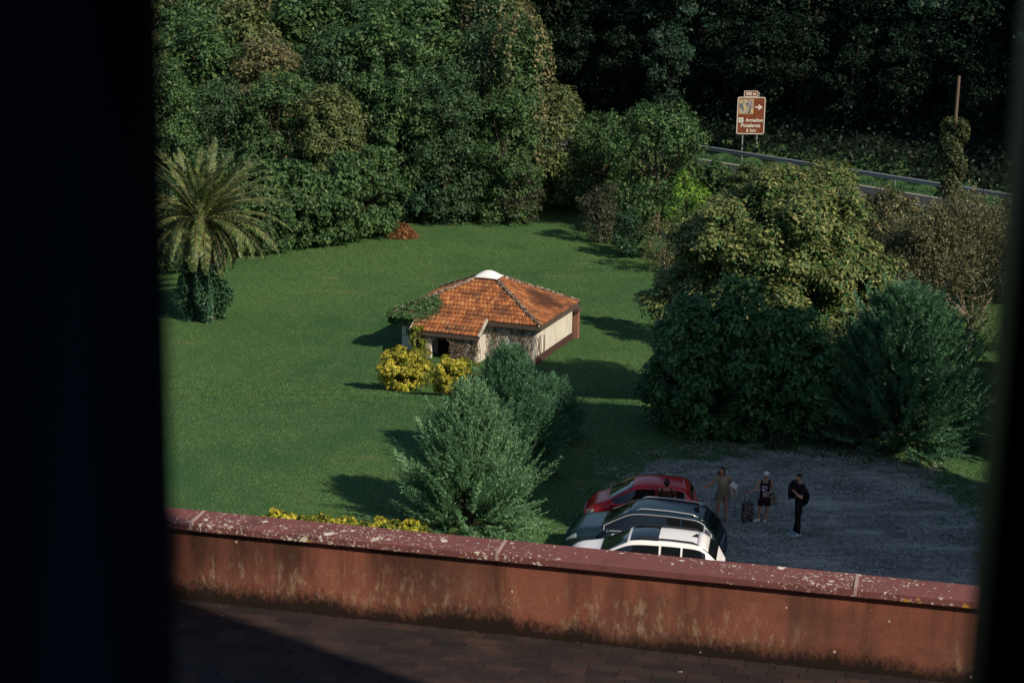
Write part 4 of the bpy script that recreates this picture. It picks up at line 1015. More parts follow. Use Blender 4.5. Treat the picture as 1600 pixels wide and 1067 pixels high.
    for q0, q1 in ((b, p(5.65, 0, ze)), (p(2.45, 0, ze), a), (a, d_), (d_, c_), (c_, b)):
        e = (q1 - q0).normalized(); o_ = Vector((e.y, -e.x, 0)) * .03
        A_, B_ = q0 - e * .0, q1
        fas.hexa([L(A_ + o_ * .2 + Vector((0, 0, -.17))), L(B_ + o_ * .2 + Vector((0, 0, -.17))), L(B_ + o_ * 1.4 + Vector((0, 0, -.17))), L(A_ + o_ * 1.4 + Vector((0, 0, -.17))),
                  L(A_ + o_ * .2 + Vector((0, 0, .0))), L(B_ + o_ * .2 + Vector((0, 0, .0))), L(B_ + o_ * 1.4 + Vector((0, 0, .0))), L(A_ + o_ * 1.4 + Vector((0, 0, .0)))])
    fas.build('fascia', mwood, t)
    # hips covered with round tiles set in mortar
    for q0, q1 in ((a, r0), (b, r1), (c_, r2), (d_, r3)):
        mb = MB(); ln = (q1 - q0).length; k = int(ln / .30); e = (q1 - q0).normalized()
        for i in range(k + 1):
            s = min(ln - .2, i * .30); A_ = L(q0 + e * s + Vector((0, 0, .055 + rng.uniform(0, .012)))); B_ = L(q0 + e * min(ln, s + .36) + Vector((0, 0, .035)))
            mb.tube([A_, B_], [.105, .085], 9)
            for _ in range(2): mb.ell(A_ + Vector((rng.uniform(-.1, .1), rng.uniform(-.1, .1), .0)), rng.uniform(.03, .06), 6, 4)
        mb.build('hip_tile', mo, t)
    # the white cap on top: a square tray with a domed lid
    cm = plain('white_cap', (.80, .80, .80), .45, .5, var=.04)
    cx = L(p(LU / 2, LW / 2, za)); rows = []
    m = 16
    for j in range(m + 1):
        row = []
        for i in range(m + 1):
            u, w = i / m * 2 - 1, j / m * 2 - 1
            h = .02 + .26 * (math.cos(u * math.pi / 2) * math.cos(w * math.pi / 2)) ** .8
            row.append(cx + U * u * .54 + W * w * .44 + Vector((0, 0, .07 + h)))
        rows.append(row)
    o = MB().grid(rows).build('roof_cap', cm, t, smooth=True); s_ = o.modifiers.new('thick', 'SOLIDIFY'); s_.thickness = .03
    cb = MB(); cb.hexa([cx + U * u * .47 + W * w * .34 + Vector((0, 0, z)) for z in (-.06, .07) for u, w in ((-1, -1), (1, -1), (1, 1), (-1, 1))]); cb.build('cap_kerb', mo, t)
    # walls
    ov = .22; zf = -3.25
    def wallbox(mb, u0, u1, w0, w1, z0, z1): return mb.hexa([L(p(u, w, z)) for z in (z0, z1) for u, w in ((u0, w0), (u1, w0), (u1, w1), (u0, w1))])
    wb = MB(); zt = ze - .06
    wallbox(wb, ov, LU - ov, ov, ov + .2, zf, zt); wallbox(wb, ov, LU - ov, LW - ov - .2, LW - ov, zf, zt)
    wallbox(wb, ov, ov + .2, ov + .203, LW - ov - .203, zf, zt); wallbox(wb, LU - ov - .2, LU - ov, ov + .203, LW - ov - .203, zf, zt)
    wb.build('wall', mwall, t)
    pb = MB(); wallbox(pb, ov - .035, ov - .004, ov - .03, LW - ov + .03, zf, -3 + .34); pb.build('plinth', mpl, t)
    # porch in front: lower roof in line with the main slope, arched opening
    pu0, pu1, run = 2.45, 5.65, .95
    dn = (a - r0); fr = -W; k = (za - ze) / (LW / 2 - .35); zl = ze - run * k
    qa, qb, qc, qd = p(pu0, -run, zl), p(pu1, -run, zl), p(pu1, 0.0, ze), p(pu0, 0.0, ze)
    lf = Vector((0, 0, .05)); sl_ = W * .06 + Vector((0, 0, .06 * k)); slope('porch_roof', qb + lf, qa + lf, qd + lf + sl_, qc + lf + sl_)
    up_ = MB(); up_.hexa([L(q + Vector((0, 0, -.12))) for q in (qa, qb, qc, qd)] + [L(q + Vector((0, 0, .035))) for q in (qa, qb, qc, qd)]); up_.build('porch_boarding', mwood, t)
    vg = MB()
    for u in (pu0, pu1):
        A_, B_ = L(p(u, -run - .02, zl + .05)), L(p(u, 0.02, ze + .06)); vg.tube([A_, B_], .075, 6)
    vg.build('verge', plain('verge_mortar', (.36, .33, .28), .9, var=.4, scale=20), t)
    pw0 = -run + .22
    pf = MB()
    # arched front wall of the porch as a strip around the opening
    ac, aw, az, at_ = 4.30, .46, -3.25, -2.42
    wallbox(pf, pu0 + .12, ac - aw, pw0, pw0 + .16, zf, zl - .10); wallbox(pf, ac + aw, pu1 - .12, pw0, pw0 + .16, zf, zl - .10)
    arc = [(ac + aw * math.cos(x), at_ + aw * math.sin(x) * 1.05) for x in np.linspace(0, math.pi, 13)]
    for (u0, z0), (u1, z1) in zip(arc, arc[1:]):
        pf.hexa([L(p(u0, pw0, z0)), L(p(u1, pw0, z1)), L(p(u1, pw0 + .16, z1)), L(p(u0, pw0 + .16, z0)), L(p(u0, pw0, zl - .10)), L(p(u1, pw0, zl - .10)), L(p(u1, pw0 + .16, zl - .10)), L(p(u0, pw0 + .16, zl - .10))])
    pf.build('porch_wall', mwall, t)
    sw = MB(); wallbox(sw, pu0 + .12, pu0 + .27, pw0 + .163, ov - .003, zf, zl - .1); wallbox(sw, pu1 - .27, pu1 - .12, pw0 + .163, ov - .003, zf, zl - .1); sw.build('porch_side', mwall, t)
    dd = MB(); wallbox(dd, ac - .5, ac + .5, ov - .03, ov - .01, zf, zl - .12); dd.build('doorway_shade', mdark, t)  # black panel stands for the unlit inside behind the arch
    # brick pillar and beam at the back right corner
    mbk = NT('old_brick'); co = mbk.co(); br = mbk.nd('ShaderNodeTexBrick'); mbk.put(br.inputs['Vector'], mbk.map(co, (1, 1, 1), rot=(math.pi / 2, 0, 0))); br.inputs['Scale'].default_value = 4.0
    br.inputs['Color1'].default_value = (.17, .065, .045, 1); br.inputs['Color2'].default_value = (.26, .11, .075, 1); br.inputs['Mortar'].default_value = (.25, .21, .18, 1)
    mbk.pr(br.outputs[0], .9, .1)
    cl = MB(); wallbox(cl, -.02, .24, LW - .12, LW + .16, zf, ze - .40); cl.build('pillar', mbk.m, t)
    bm_ = MB(); wallbox(bm_, -.10, .34, LW - .25, LW + .24, ze - .40, ze - .26); bm_.build('beam', mwood, t)
    # climbers: green ivy on the left corner, dry vine on the front
    def scatter(nm, pts, nrm, m, L_, W_): link(nm, quads(nm, leaf_quads(rng, np.array(pts), np.array(nrm), np.array([L_ * rng.uniform(.6, 1.2) for _ in pts]), W_)), m, t)
    pts, nr = [], []
    kk = (za - ze) / (LW / 2 - .35)
    while len(pts) < 2700:
        u, w = rng.uniform(4.55, 7.05), rng.uniform(-1.0, 1.7)
        e = ((u - 6.1) / 1.35) ** 2 + ((w - .25) / 1.05) ** 2
        if e + rng.normal(0, .16) > 1: continue
        zr = ze + kk * w if w > 0 or u < pu1 else ze - .1
        zr = min(zr, ze + max(LU - u, -.1) * (za - ze) / (LU / 2 - .50))
        h = rng.uniform(0.02, .13) * (1.2 - .7 * e) + .05
        pts.append(tuple(L(p(u, w, zr + h)))); nr.append(rng.normal(size=3) * .6 + [-.1, -.5, .8])
    for _ in range(1100):
        u, w = rng.uniform(5.2, 7.0), -.15 + rng.normal(0, .12); z = ze - rng.uniform(0, 1) ** 1.8 * 1.0 * (1.0 if u < 6.2 else .5)
        pts.append(tuple(L(p(u, w, z)))); nr.append(rng.normal(size=3) * .6 + [0, -.8, .4])
    scatter('ivy', pts, nr, LM['oak'], .13, .10)
    pts, nr = [], []
    for _ in range(1300):
        if rng.random() < .20:
            u = rng.uniform(.25, 2.5); w = ov - .05; z = zt - rng.random() ** 1.8 * 1.4
            if rng.random() < .5 + .5 * math.sin(u * 4.3 + z * 2.3): continue
        else:
            u = rng.uniform(pu0, pu1); w = pw0 - .05; z = zl - .1 - rng.random() ** 1.2 * 1.2
            if abs(u - ac) < aw - .02 and z < at_ + .33: continue
        pts.append(tuple(L(p(u, w - rng.uniform(0, .10), z)))); nr.append(rng.normal(size=3) * .7 + [0, -.8, .3])
    scatter('dry_vine', pts, nr, LM['vine'], .12, .05)
    tw = MB()
    for _ in range(70):
        u = rng.uniform(.3, 2.4) if rng.random() < .6 else rng.uniform(pu0 + .1, ac - aw - .05); w = (ov if u < pu0 else pw0) - .03; z = zf + .2; q = [L(p(u, w, z))]
        for _k in range(7): z += .24; u += rng.normal(0, .09); q.append(L(p(u, w - .02, min(z, zt))))
        tw.tube(q, .012, 4)
    for _ in range(6):
        w = rng.uniform(.35, 1.3); z = zf; q = []
        for _k in range(6): q.append(L(p(ov - .02, w + rng.normal(0, .05), z))); z += rng.uniform(.2, .36)
        tw.tube(q, .012, 4)
    tw.build('vine_stem', plain('vine_stem', (.13, .10, .07), .9), t)
    # golden bushes against the front
    for k, (px, py, rx, h, lab) in enumerate(((629, 612, 1.2, 1.85, 'larger yellow and green leaved bush at the left front of the tiled shed'), (704, 620, .90, 1.65, 'smaller yellow leaved bush in front of the shed doorway'))):
        q = G(px, py); q = onground(q.x, q.y + rx * .55)
        tt = make_tree(400 + k, 'golden_bush', LM['gold'], h, (rx, rx * .8), 15000, .085, asp=.7, nb=26, br=.36, ground=True, trunk=.05, label=lab, cat='bush', loc=q, up=.4)
        V, _b = crown(np.random.default_rng(410 + k), (.42, .2, h * .48), (rx * .9, rx * .8, h * .52), 16, .34, 8, 7000, .09, .6)
        link('green_shoots', quads('green_shoots', V), LM['goldgreen'], tt)
    q = p(5.25, -1.05, -3)
    make_tree(420, 'golden_bush', LM['goldgreen'], 1.75, (.42, .35), 1300, .11, asp=.7, nb=12, cr=.85, trunk=.04, label='tall thin yellow green shoots against the shed porch above the larger bush', cat='bush', loc=(q.x, q.y, -3))
shed()
def gold_hedge():
    # the golden hedge whose top shows above the parapet
    a, b = PY(428, 803, 49.4), PY(640, 816, 49.4)
    rng = np.random.default_rng(21); k = 9
    t = thing('golden_hedge', 'low hedge of golden leaves whose top shows over the parapet beside the cypress', 'hedge', ((a.x + b.x) / 2, 49.4, 0))
    Vs, Vg = [], []
    for i in range(k):
        u = i / (k - 1); c = a + (b - a) * u - t.location; h = c.z * rng.uniform(.96, 1.12) + .04
        V, _b = crown(rng, (c.x, rng.normal(0, .1), h * .52), (.40, .42, h * .5), 12, .36, 7, 2600, .085, .7); (Vs if rng.random() < .66 else Vg).append(V)
        V, _b = crown(rng, (c.x + .2, rng.normal(0, .1), h * .48), (.40, .42, h * .47), 12, .36, 7, 1500, .085, .7); Vg.append(V)
    link('golden_leaves', quads('golden_leaves', np.concatenate(Vs)), LM['gold'], t); link('green_leaves', quads('green_leaves', np.concatenate(Vg)), LM['goldgreen'], t)
gold_hedge()

# ------------------------------------------------------------------ cars
def paint(name, c, var=.05):
    return plain(name, c, .20, .5, 0.0, None, var=var, scale=2)
GLASS = plain('car_glass', (0.006, 0.008, 0.010), .04, .8, 0, var=.0)
RUBBER = plain('tyre_rubber', (0.012, 0.012, 0.013), .85, .2)
ALLOY = plain('alloy', (0.45, 0.46, 0.48), .35, .5, .8)
BLACKP = plain('black_plastic', (0.014, 0.014, 0.016), .5, .4)
CHROME = plain('chrome', (0.55, 0.56, 0.58), .3, .5, .6, var=.02)
LAMP = plain('lamp_lens', (0.55, 0.58, 0.62), .08, .8, .4)
REDLAMP = plain('tail_lens', (0.22, 0.008, 0.008), .12, .7)
SEAM = plain('seam', (0.004, 0.004, 0.004), .8)
def car(name, label, loc, heading, L, W, zt, zb, wp, roofw, cabin, pm, rail=None, pano=False, chrome=False, clad=True, fin=True, plate=True):
    """lofted body: zt top line, zb belt line, wp half width (all along the length, rear 0 to front 1)"""
    t = thing(name, label, 'car', loc, heading)
    NX = 72
    us = np.linspace(0, 1, NX)
    def sm(a, k=5):
        b = np.pad(a, k // 2, mode='edge'); return np.convolve(b, np.ones(k) / k, 'valid')
    ZT = sm(np.interp(us, *zip(*zt))); ZB = sm(np.interp(us, *zip(*zb))); WP = sm(np.interp(us, *zip(*wp)), 3) * W / 2
    def section(u):
        top, belt, w = np.interp(u, us, ZT), np.interp(u, us, ZB), np.interp(u, us, WP)
        belt = min(belt, top - .015); g = max(top - belt, 0.01); k = float(sstep(.05, .34, g)); wr = roofw * W / 2 * min(1, w / (W * .43))
        bot = .20 + .10 * float(sstep(.86, 1, u)) + .12 * float(sstep(.10, 0, u))
        y7 = (w * .80) * (1 - k) + wr * k
        return [(0, bot), (w * .86, bot), (w * .97, bot + .10), (w, bot + (belt - bot) * .45), (w * .985, bot + (belt - bot) * .80), (w * .95, belt),
                (w * .925, belt + min(.025, g * .2)), (y7 * 1.02, belt + g * (.80 + .04 * k)), (y7 * .94, belt + g * .93), (y7 * .55, belt + g * .985), (0, top)]
    S = np.array([section(u) for u in us])
    def pt(u, j, side=1, off=0.0):
        s = section(u); a = min(int(j), 9); f = j - a
        y = s[a][0] * (1 - f) + s[a + 1][0] * f; z = s[a][1] * (1 - f) + s[a + 1][1] * f
        p = Vector(((u - .5) * L, y * side, z))
        if off:
            e = .004
            def raw(uu, jj):
                q = section(min(max(uu, 0), 1)); aa = min(int(jj), 9); ff = jj - aa
                return Vector(((uu - .5) * L, q[aa][0] * (1 - ff) + q[aa + 1][0] * ff, q[aa][1] * (1 - ff) + q[aa + 1][1] * ff))
            du = raw(u + e, j) - raw(u - e, j); dj = raw(u, min(9.99, j + .05)) - raw(u, max(0, j - .05))
            nn = dj.cross(du)
            if nn.length > 1e-9:
                nn.normalize(); c = Vector((p.x, abs(p.y), p.z)) - Vector((p.x * .8, 0, .7))
                if nn.dot(c) < 0: nn = -nn
                p += Vector((nn.x, nn.y * side, nn.z)) * off
        return p
    js = np.concatenate([np.linspace(0, 5, 11), [5.5, 6], np.linspace(6.25, 7, 4), [7.5, 8, 8.5, 9, 9.5, 10]])
    rows = []
    for u in us:
        rows.append([pt(u, j, -1) for j in js] + [pt(u, j, 1) for j in js[::-1][1:]])
    mb = MB().grid(rows); m = len(rows[0])
    mb.f.append(tuple(range(m))); mb.f.append(tuple((NX - 1) * m + i for i in range(m - 1, -1, -1)))
    mb.build('body', pm, t, smooth=True)
    def patch(nm, u0, u1, j0, j1, side, m, off=.010, nu=14, nj=6, both=False):
        if both:
            rows = [[pt(u0 + (u1 - u0) * i / nu, j, -1, off) for j in np.linspace(j0, 10, nj)] + [pt(u0 + (u1 - u0) * i / nu, j, 1, off) for j in np.linspace(10, j0, nj)[1:]] for i in range(nu + 1)]
        else:
            rows = [[pt(u0 + (u1 - u0) * i / nu, j, side, off) for j in np.linspace(j0, j1, nj)] for i in range(nu + 1)]
        return MB().grid(rows).build(nm, m, t, smooth=True)
    rg0, rg1, rf1, ws1 = cabin        # rear glass foot, rear glass top, roof front edge, windscreen foot
    patch('windscreen', rf1 + .012, ws1 - .012, 7.9, 10, 1, GLASS, .012, 14, 8, True)
    patch('rear_window', rg0 + .012, rg1 - .006, 7.9, 10, 1, GLASS, .012, 10, 8, True)
    if pano: patch('glass_roof', .40, rf1 - .006, 8.15, 10, 1, GLASS, .010, 14, 6, True)
    b1, b2 = (rf1 + rg1) / 2 + .03, rg1 + .12
    for sd_ in (1, -1):
        for u0, u1 in ((b1 + .007, ws1 - .035), (b2 + .006, b1 - .007), (rg0 + .075, b2 - .007)):
            patch('side_window', u0, u1, 6.12, 6.92, sd_, GLASS, .010, 16, 4)
        for u in (b1, b2, ws1 - .045): patch('door_seam', u - .0012, u + .0012, 2.3, 6.0, sd_, SEAM, .004, 1, 8)
        for u in (b1 - .16, b2 - .05 if b2 > .3 else b2): pass
        for u in (b1 + .045, b2 + .045):
            MB().box(pt(u, 4.75, sd_, .02), (.17, .03, .03)).build('door_handle', pm if not chrome else CHROME, t)
        patch('headlight', .905, .975, 4.15, 5.0, sd_, LAMP, .012, 8, 4)
        patch('tail_light', .004, .060, 4.05, 5.0, sd_, REDLAMP, .012, 6, 4)
        if clad: patch('sill_cladding', .03, .97, 1.0, 2.3, sd_, BLACKP, .006, 30, 4)
        q = pt(ws1 - .055, 5.6, sd_); mo = MB().ell(q + Vector((0, sd_ * .12, .06)), (.07, .11, .065), 10, 7); mo.build('wing_mirror', pm, t, smooth=True)
        if rail:
            MB().tube([pt(u, 8.25, sd_) + Vector((0, 0, .045 * min(1, 8 * min((u - rg1 - .02), (rf1 - .03 - u)) / .3 + .1))) for u in np.linspace(rg1 + .02, rf1 - .03, 12)], .022, 6).build('roof_rail', rail, t, smooth=True)
        if chrome:
            a = [pt(u, 6.98, sd_, .020) for u in np.linspace(rg0 + .075, ws1 - .03, 26)]; b = [pt(u, 6.06, sd_, .020) for u in np.linspace(ws1 - .03, rg0 + .075, 26)]
            MB().tube(a + b + [a[0]], .017, 5).build('window_trim', CHROME, t)
        for u in (.185, .815):
            w = float(np.interp(u, us, WP)); c = Vector(((u - .5) * L, sd_ * (w + .012), .335))
            def disc(rr, y0, y1, n=24, r_in=0.0):
                mb = MB(); V = []
                prof = [(rr * .90, y0), (rr, y0 - sd_ * .03), (rr, y1), (rr * .9, y1)]
                for i in range(n):
                    a = 2 * math.pi * i / n
                    for r_, y in prof: V.append((c.x + r_ * math.cos(a), c.y + y, c.z + r_ * math.sin(a)))
                k = len(prof); F = [(i * k + q, i * k + q + 1, ((i + 1) % n) * k + q + 1, ((i + 1) % n) * k + q) for i in range(n) for q in range(k - 1)]
                F += [tuple(i * k for i in range(n)), tuple(i * k + k - 1 for i in range(n))]
                return mb.add(V, F)
            disc(.385, -sd_ * .006, -sd_ * .25).build('wheel_arch', SEAM, t)
            wh = disc(.325, sd_ * .012, -sd_ * .20).build('wheel', RUBBER, t)
            rm = MB()
            for k in range(5):
                a = k * 2 * math.pi / 5 + .3
                rm.box(c + Vector((math.cos(a) * .11, sd_ * .018, math.sin(a) * .11)), (.22, .012, .055), Matrix.Rotation(-a, 3, 'Y'))
            ring = [c + Vector((math.cos(a) * .22, sd_ * .016, math.sin(a) * .22)) for a in np.linspace(0, 2 * math.pi, 20)]
            rm.tube(ring, .018, 5); rm.build('rim', ALLOY, wh)
    # bumpers, grille, plates, spoiler
    patch('rear_bumper', .0, .035, .9, 2.9, 1, BLACKP, .008, 4, 6); patch('rear_bumper', .0, .035, .9, 2.9, -1, BLACKP, .008, 4, 6)
    MB().box((L * .5 - .03, 0, .50), (.08, W * .52, .16)).build('grille', BLACKP, t)
    sp = MB().grid([[pt(rg1 + du, 8.1 + 1.9 * k / 4, 1, .02) for k in range(5)] + [pt(rg1 + du, 10 - 1.9 * k / 4, -1, .02) for k in range(1, 5)] for du in (-.035, .0, .03)])
    so = sp.build('spoiler', pm, t, smooth=True); q = so.modifiers.new('t', 'SOLIDIFY'); q.thickness = .02
    if fin:
        f = pt(rg1 + .05, 10); MB().hexa([f + Vector(v) for v in ((-.09, -.02, 0), (.09, -.02, 0), (.09, .02, 0), (-.09, .02, 0), (-.075, -.006, .085), (-.03, -.006, .085), (-.03, .006, .085), (-.075, .006, .085))]).build('aerial', BLACKP, t)
    return t
def cars():
    suv = dict(
        zt=[(0, .70), (.015, .98), (.035, 1.10), (.13, 1.50), (.17, 1.555), (.33, 1.60), (.50, 1.60), (.58, 1.555), (.75, 1.10), (.78, 1.06), (.90, .98), (.955, .88), (.985, .74), (1, .62)],
        zb=[(0, .60), (.03, .99), (.20, 1.03), (.5, .99), (.76, .96), (.92, .86), (1, .55)],
        wp=[(0, .78), (.02, .88), (.08, .965), (.2, 1.0), (.8, 1.0), (.9, .96), (.96, .84), (1, .62)], roofw=.70, cabin=(.035, .135, .575, .765))
    low = dict(suv); low['zt'] = [(u, z if z < 1.2 else 1.2 + (z - 1.2) * .90) for u, z in suv['zt']]
    p = P(1006, 831, 1.55); h = math.radians(180 - 9)
    car('parked_car', 'white crossover car with black glass roof parked nearest to the parapet', (p.x, p.y, 0), h, 4.15, 1.72, pm=paint('white_paint', (.74, .74, .75)), rail=BLACKP, pano=True, **low)
    big = dict(suv); big['zt'] = [(u, z * 1.015) for u, z in suv['zt']]; big['zb'] = [(u, z * 1.03) for u, z in suv['zb']]
    p = P(1010, 786, 1.62); h = math.radians(180 - 13)
    car('parked_car', 'dark blue sport utility car with silver roof rails between white and red cars', (p.x, p.y, 0), h, 4.2, 1.74, pm=paint('dark_blue_paint', (.010, .024, .034)), rail=CHROME, chrome=True, **big)
    city = dict(
        zt=[(0, .66), (.02, .98), (.04, 1.10), (.10, 1.40), (.16, 1.47), (.34, 1.51), (.50, 1.49), (.57, 1.44), (.78, 1.03), (.81, .98), (.91, .87), (.965, .74), (1, .56)],
        zb=[(0, .56), (.03, 1.0), (.2, 1.04), (.5, .96), (.78, .89), (.92, .78), (1, .50)],
        wp=[(0, .80), (.03, .92), (.12, .98), (.25, 1.0), (.78, 1.0), (.88, .96), (.95, .84), (1, .60)], roofw=.72, cabin=(.04, .115, .565, .79))
    p = P(1004, 749, 1.47); h = math.radians(180 - 7)
    car('parked_car', 'small red five door city car parked farthest from the parapet', (p.x, p.y, 0), h, 3.15, 1.52, pm=paint('red_paint', (.50, .014, .018)), clad=False, fin=False, **city)
cars()

# ------------------------------------------------------------------ people
def chains(mb, chs):
    for ch in chs:
        for (p, r), (q, s) in zip(ch, ch[1:]):
            p, q = Vector(p), Vector(q); r = Vector(r if hasattr(r, '__len__') else (r,) * 3); s = Vector(s if hasattr(s, '__len__') else (s,) * 3)
            n = max(1, int((q - p).length / (.4 * min(min(r), min(s)))))
            for i in range(n + 1):
                f = i / n; mb.ell(p.lerp(q, f), r.lerp(s, f), 12, 8)
        if len(ch) == 1:
            p, r = ch[0]; mb.ell(p, r, 14, 10)
def skin(name, chs, m, parent, vox=.009, smooth=4):
    mb = MB(); chains(mb, chs); me = mb.mesh('t'); o = bpy.data.objects.new('t', me); COL.objects.link(o)
    r = o.modifiers.new('r', 'REMESH'); r.mode = 'VOXEL'; r.voxel_size = vox
    s = o.modifiers.new('s', 'SMOOTH'); s.iterations = smooth; s.factor = .5
    bpy.context.view_layer.update()
    out = bpy.data.meshes.new_from_object(o.evaluated_get(bpy.context.evaluated_depsgraph_get())); bpy.data.objects.remove(o); bpy.data.meshes.remove(me)
    return link(name, out, m, parent, smooth=True)
def hand(w, d, pn, thumb, curl=.5, s=1.0):
    """palm and five bent fingers: w wrist, d pointing direction, pn the way the palm faces, thumb the thumb's side"""
    w, d, pn, th = Vector(w), Vector(d).normalized(), Vector(pn).normalized(), Vector(thumb).normalized()
    out = [[(w, .024 * s), (w + d * .045 * s + th * .012 * s, .026 * s), (w + d * .085 * s, .026 * s)], [(w + d * .05 * s - th * .018 * s, .020 * s), (w + d * .085 * s - th * .022 * s, .018 * s)]]
    for k, (o, l) in enumerate(((.030, .070), (.010, .080), (-.010, .074), (-.029, .058))):
        a = w + d * .088 * s + th * o * s; l *= s; c = curl * (1 + .1 * k)
        b = a + (d * math.cos(c * .6) + pn * math.sin(c * .6)) * l * .45
        e = b + (d * math.cos(c * 1.4) + pn * math.sin(c * 1.4)) * l * .32
        f = e + (d * math.cos(c * 2.1) + pn * math.sin(c * 2.1)) * l * .25
        out.append([(a, .0095 * s), (b, .0090 * s), (e, .0082 * s), (f, .0072 * s)])
    a = w + d * .025 * s + th * .028 * s; b = a + (th * .8 + d * .6) * .034 * s; e = b + (d * .9 + th * .25 + pn * .3 * curl).normalized() * .034 * s
    out.append([(a, .013 * s), (b, .011 * s), (e, .009 * s)])
    return out
SKIN = NT('skin'); _f = SKIN.noise(SKIN.co(), 6, 3); SKIN.pr(SKIN.mix(_f, (.36, .19, .125), (.46, .26, .18)), .55, .35); SKIN = SKIN.m
SKIN_TAN = NT('tanned_skin'); _f = SKIN_TAN.noise(SKIN_TAN.co(), 6, 3); SKIN_TAN.pr(SKIN_TAN.mix(_f, (.30, .135, .080), (.38, .19, .12)), .5, .4); SKIN_TAN = SKIN_TAN.m
def head(c, f, up=(0, 0, 1), s=1.0):
    """skull, jaw, nose, ears and neck chains plus eye places; f is the way the face looks"""
    c, f, u = Vector(c), Vector(f).normalized(), Vector(up).normalized(); r = f.cross(u).normalized(); u = r.cross(f)
    out = [[(c + u * .025 * s - f * .012 * s, .083 * s), (c + u * .02 * s + f * .015 * s, .078 * s)], [(c - u * .03 * s + f * .022 * s, .062 * s), (c - u * .072 * s + f * .045 * s, .038 * s)],
           [(c + u * .012 * s + f * .088 * s, .011 * s), (c - u * .018 * s + f * .104 * s, .014 * s)],
           [(c + r * .083 * s, .020 * s), (c + r * .080 * s - u * .03 * s, .013 * s)], [(c - r * .083 * s, .020 * s), (c - r * .080 * s - u * .03 * s, .013 * s)]]
    eyes = [c + u * .012 * s + f * .083 * s + r * k * .031 * s for k in (1, -1)]; mouth = c - u * .048 * s + f * .083 * s
    return out, eyes, mouth, r, u, f
def face(t, hd, s=1.0, brow=(.03, .02, .015)):
    _, eyes, mouth, r, u, f = hd
    em = MB()
    for e in eyes: em.ell(e, .011 * s, 8, 6)
    em.build('eyes', plain('eye_dark', (.03, .022, .02), .3), t)
    bm_ = MB()
    for e in eyes: bm_.tube([e + u * .020 * s - r * .018 * s + f * .004, e + u * .024 * s + f * .006, e + u * .020 * s + r * .018 * s + f * .004], .0045 * s, 5)
    bm_.build('eyebrows', plain('brow', brow, .8), t)
    MB().tube([mouth - r * .022 * s, mouth + f * .006 * s, mouth + r * .022 * s], .006 * s, 6).build('mouth', plain('lip', (.26, .085, .075), .5), t)

def cloth_mat(name, c, var=.2, scale=25, rough=.85):
    n = NT(name); co = n.co(); f = n.noise(co, scale, 4); n.pr(n.mix(f, [x * (1 - var) for x in c], [min(1, x * (1 + var)) for x in c]), rough, .15); n.bump(n.noise(co, 9, 3), .5, .03); return n.m
def drape(name, label, cat, loc, pts, w, th, m, seed=0, group=None):
    """a rumpled hanging cloth: a thick sheet along pts (top to bottom) of varying width"""
    rng = np.random.default_rng(seed); rows = []
    for i, (p, ww) in enumerate(zip(pts, w)):
        row = []
        for k in range(11):
            v = k / 10 * 2 - 1; row.append((p[0] + v * ww, p[1] + .045 * math.sin(v * 5 + i * .6) + rng.normal(0, .006), p[2] + .02 * math.cos(v * 3 + i) - .03 * v * v))
        rows.append(row)
    o = MB().grid(rows).build(name, m, None, smooth=True); o.location = loc
    s = o.modifiers.new('t', 'SOLIDIFY'); s.thickness = th; s.offset = 0; b = o.modifiers.new('s', 'SUBSURF'); b.levels = 1; b.render_levels = 1
    return tag(o, label, cat, group)

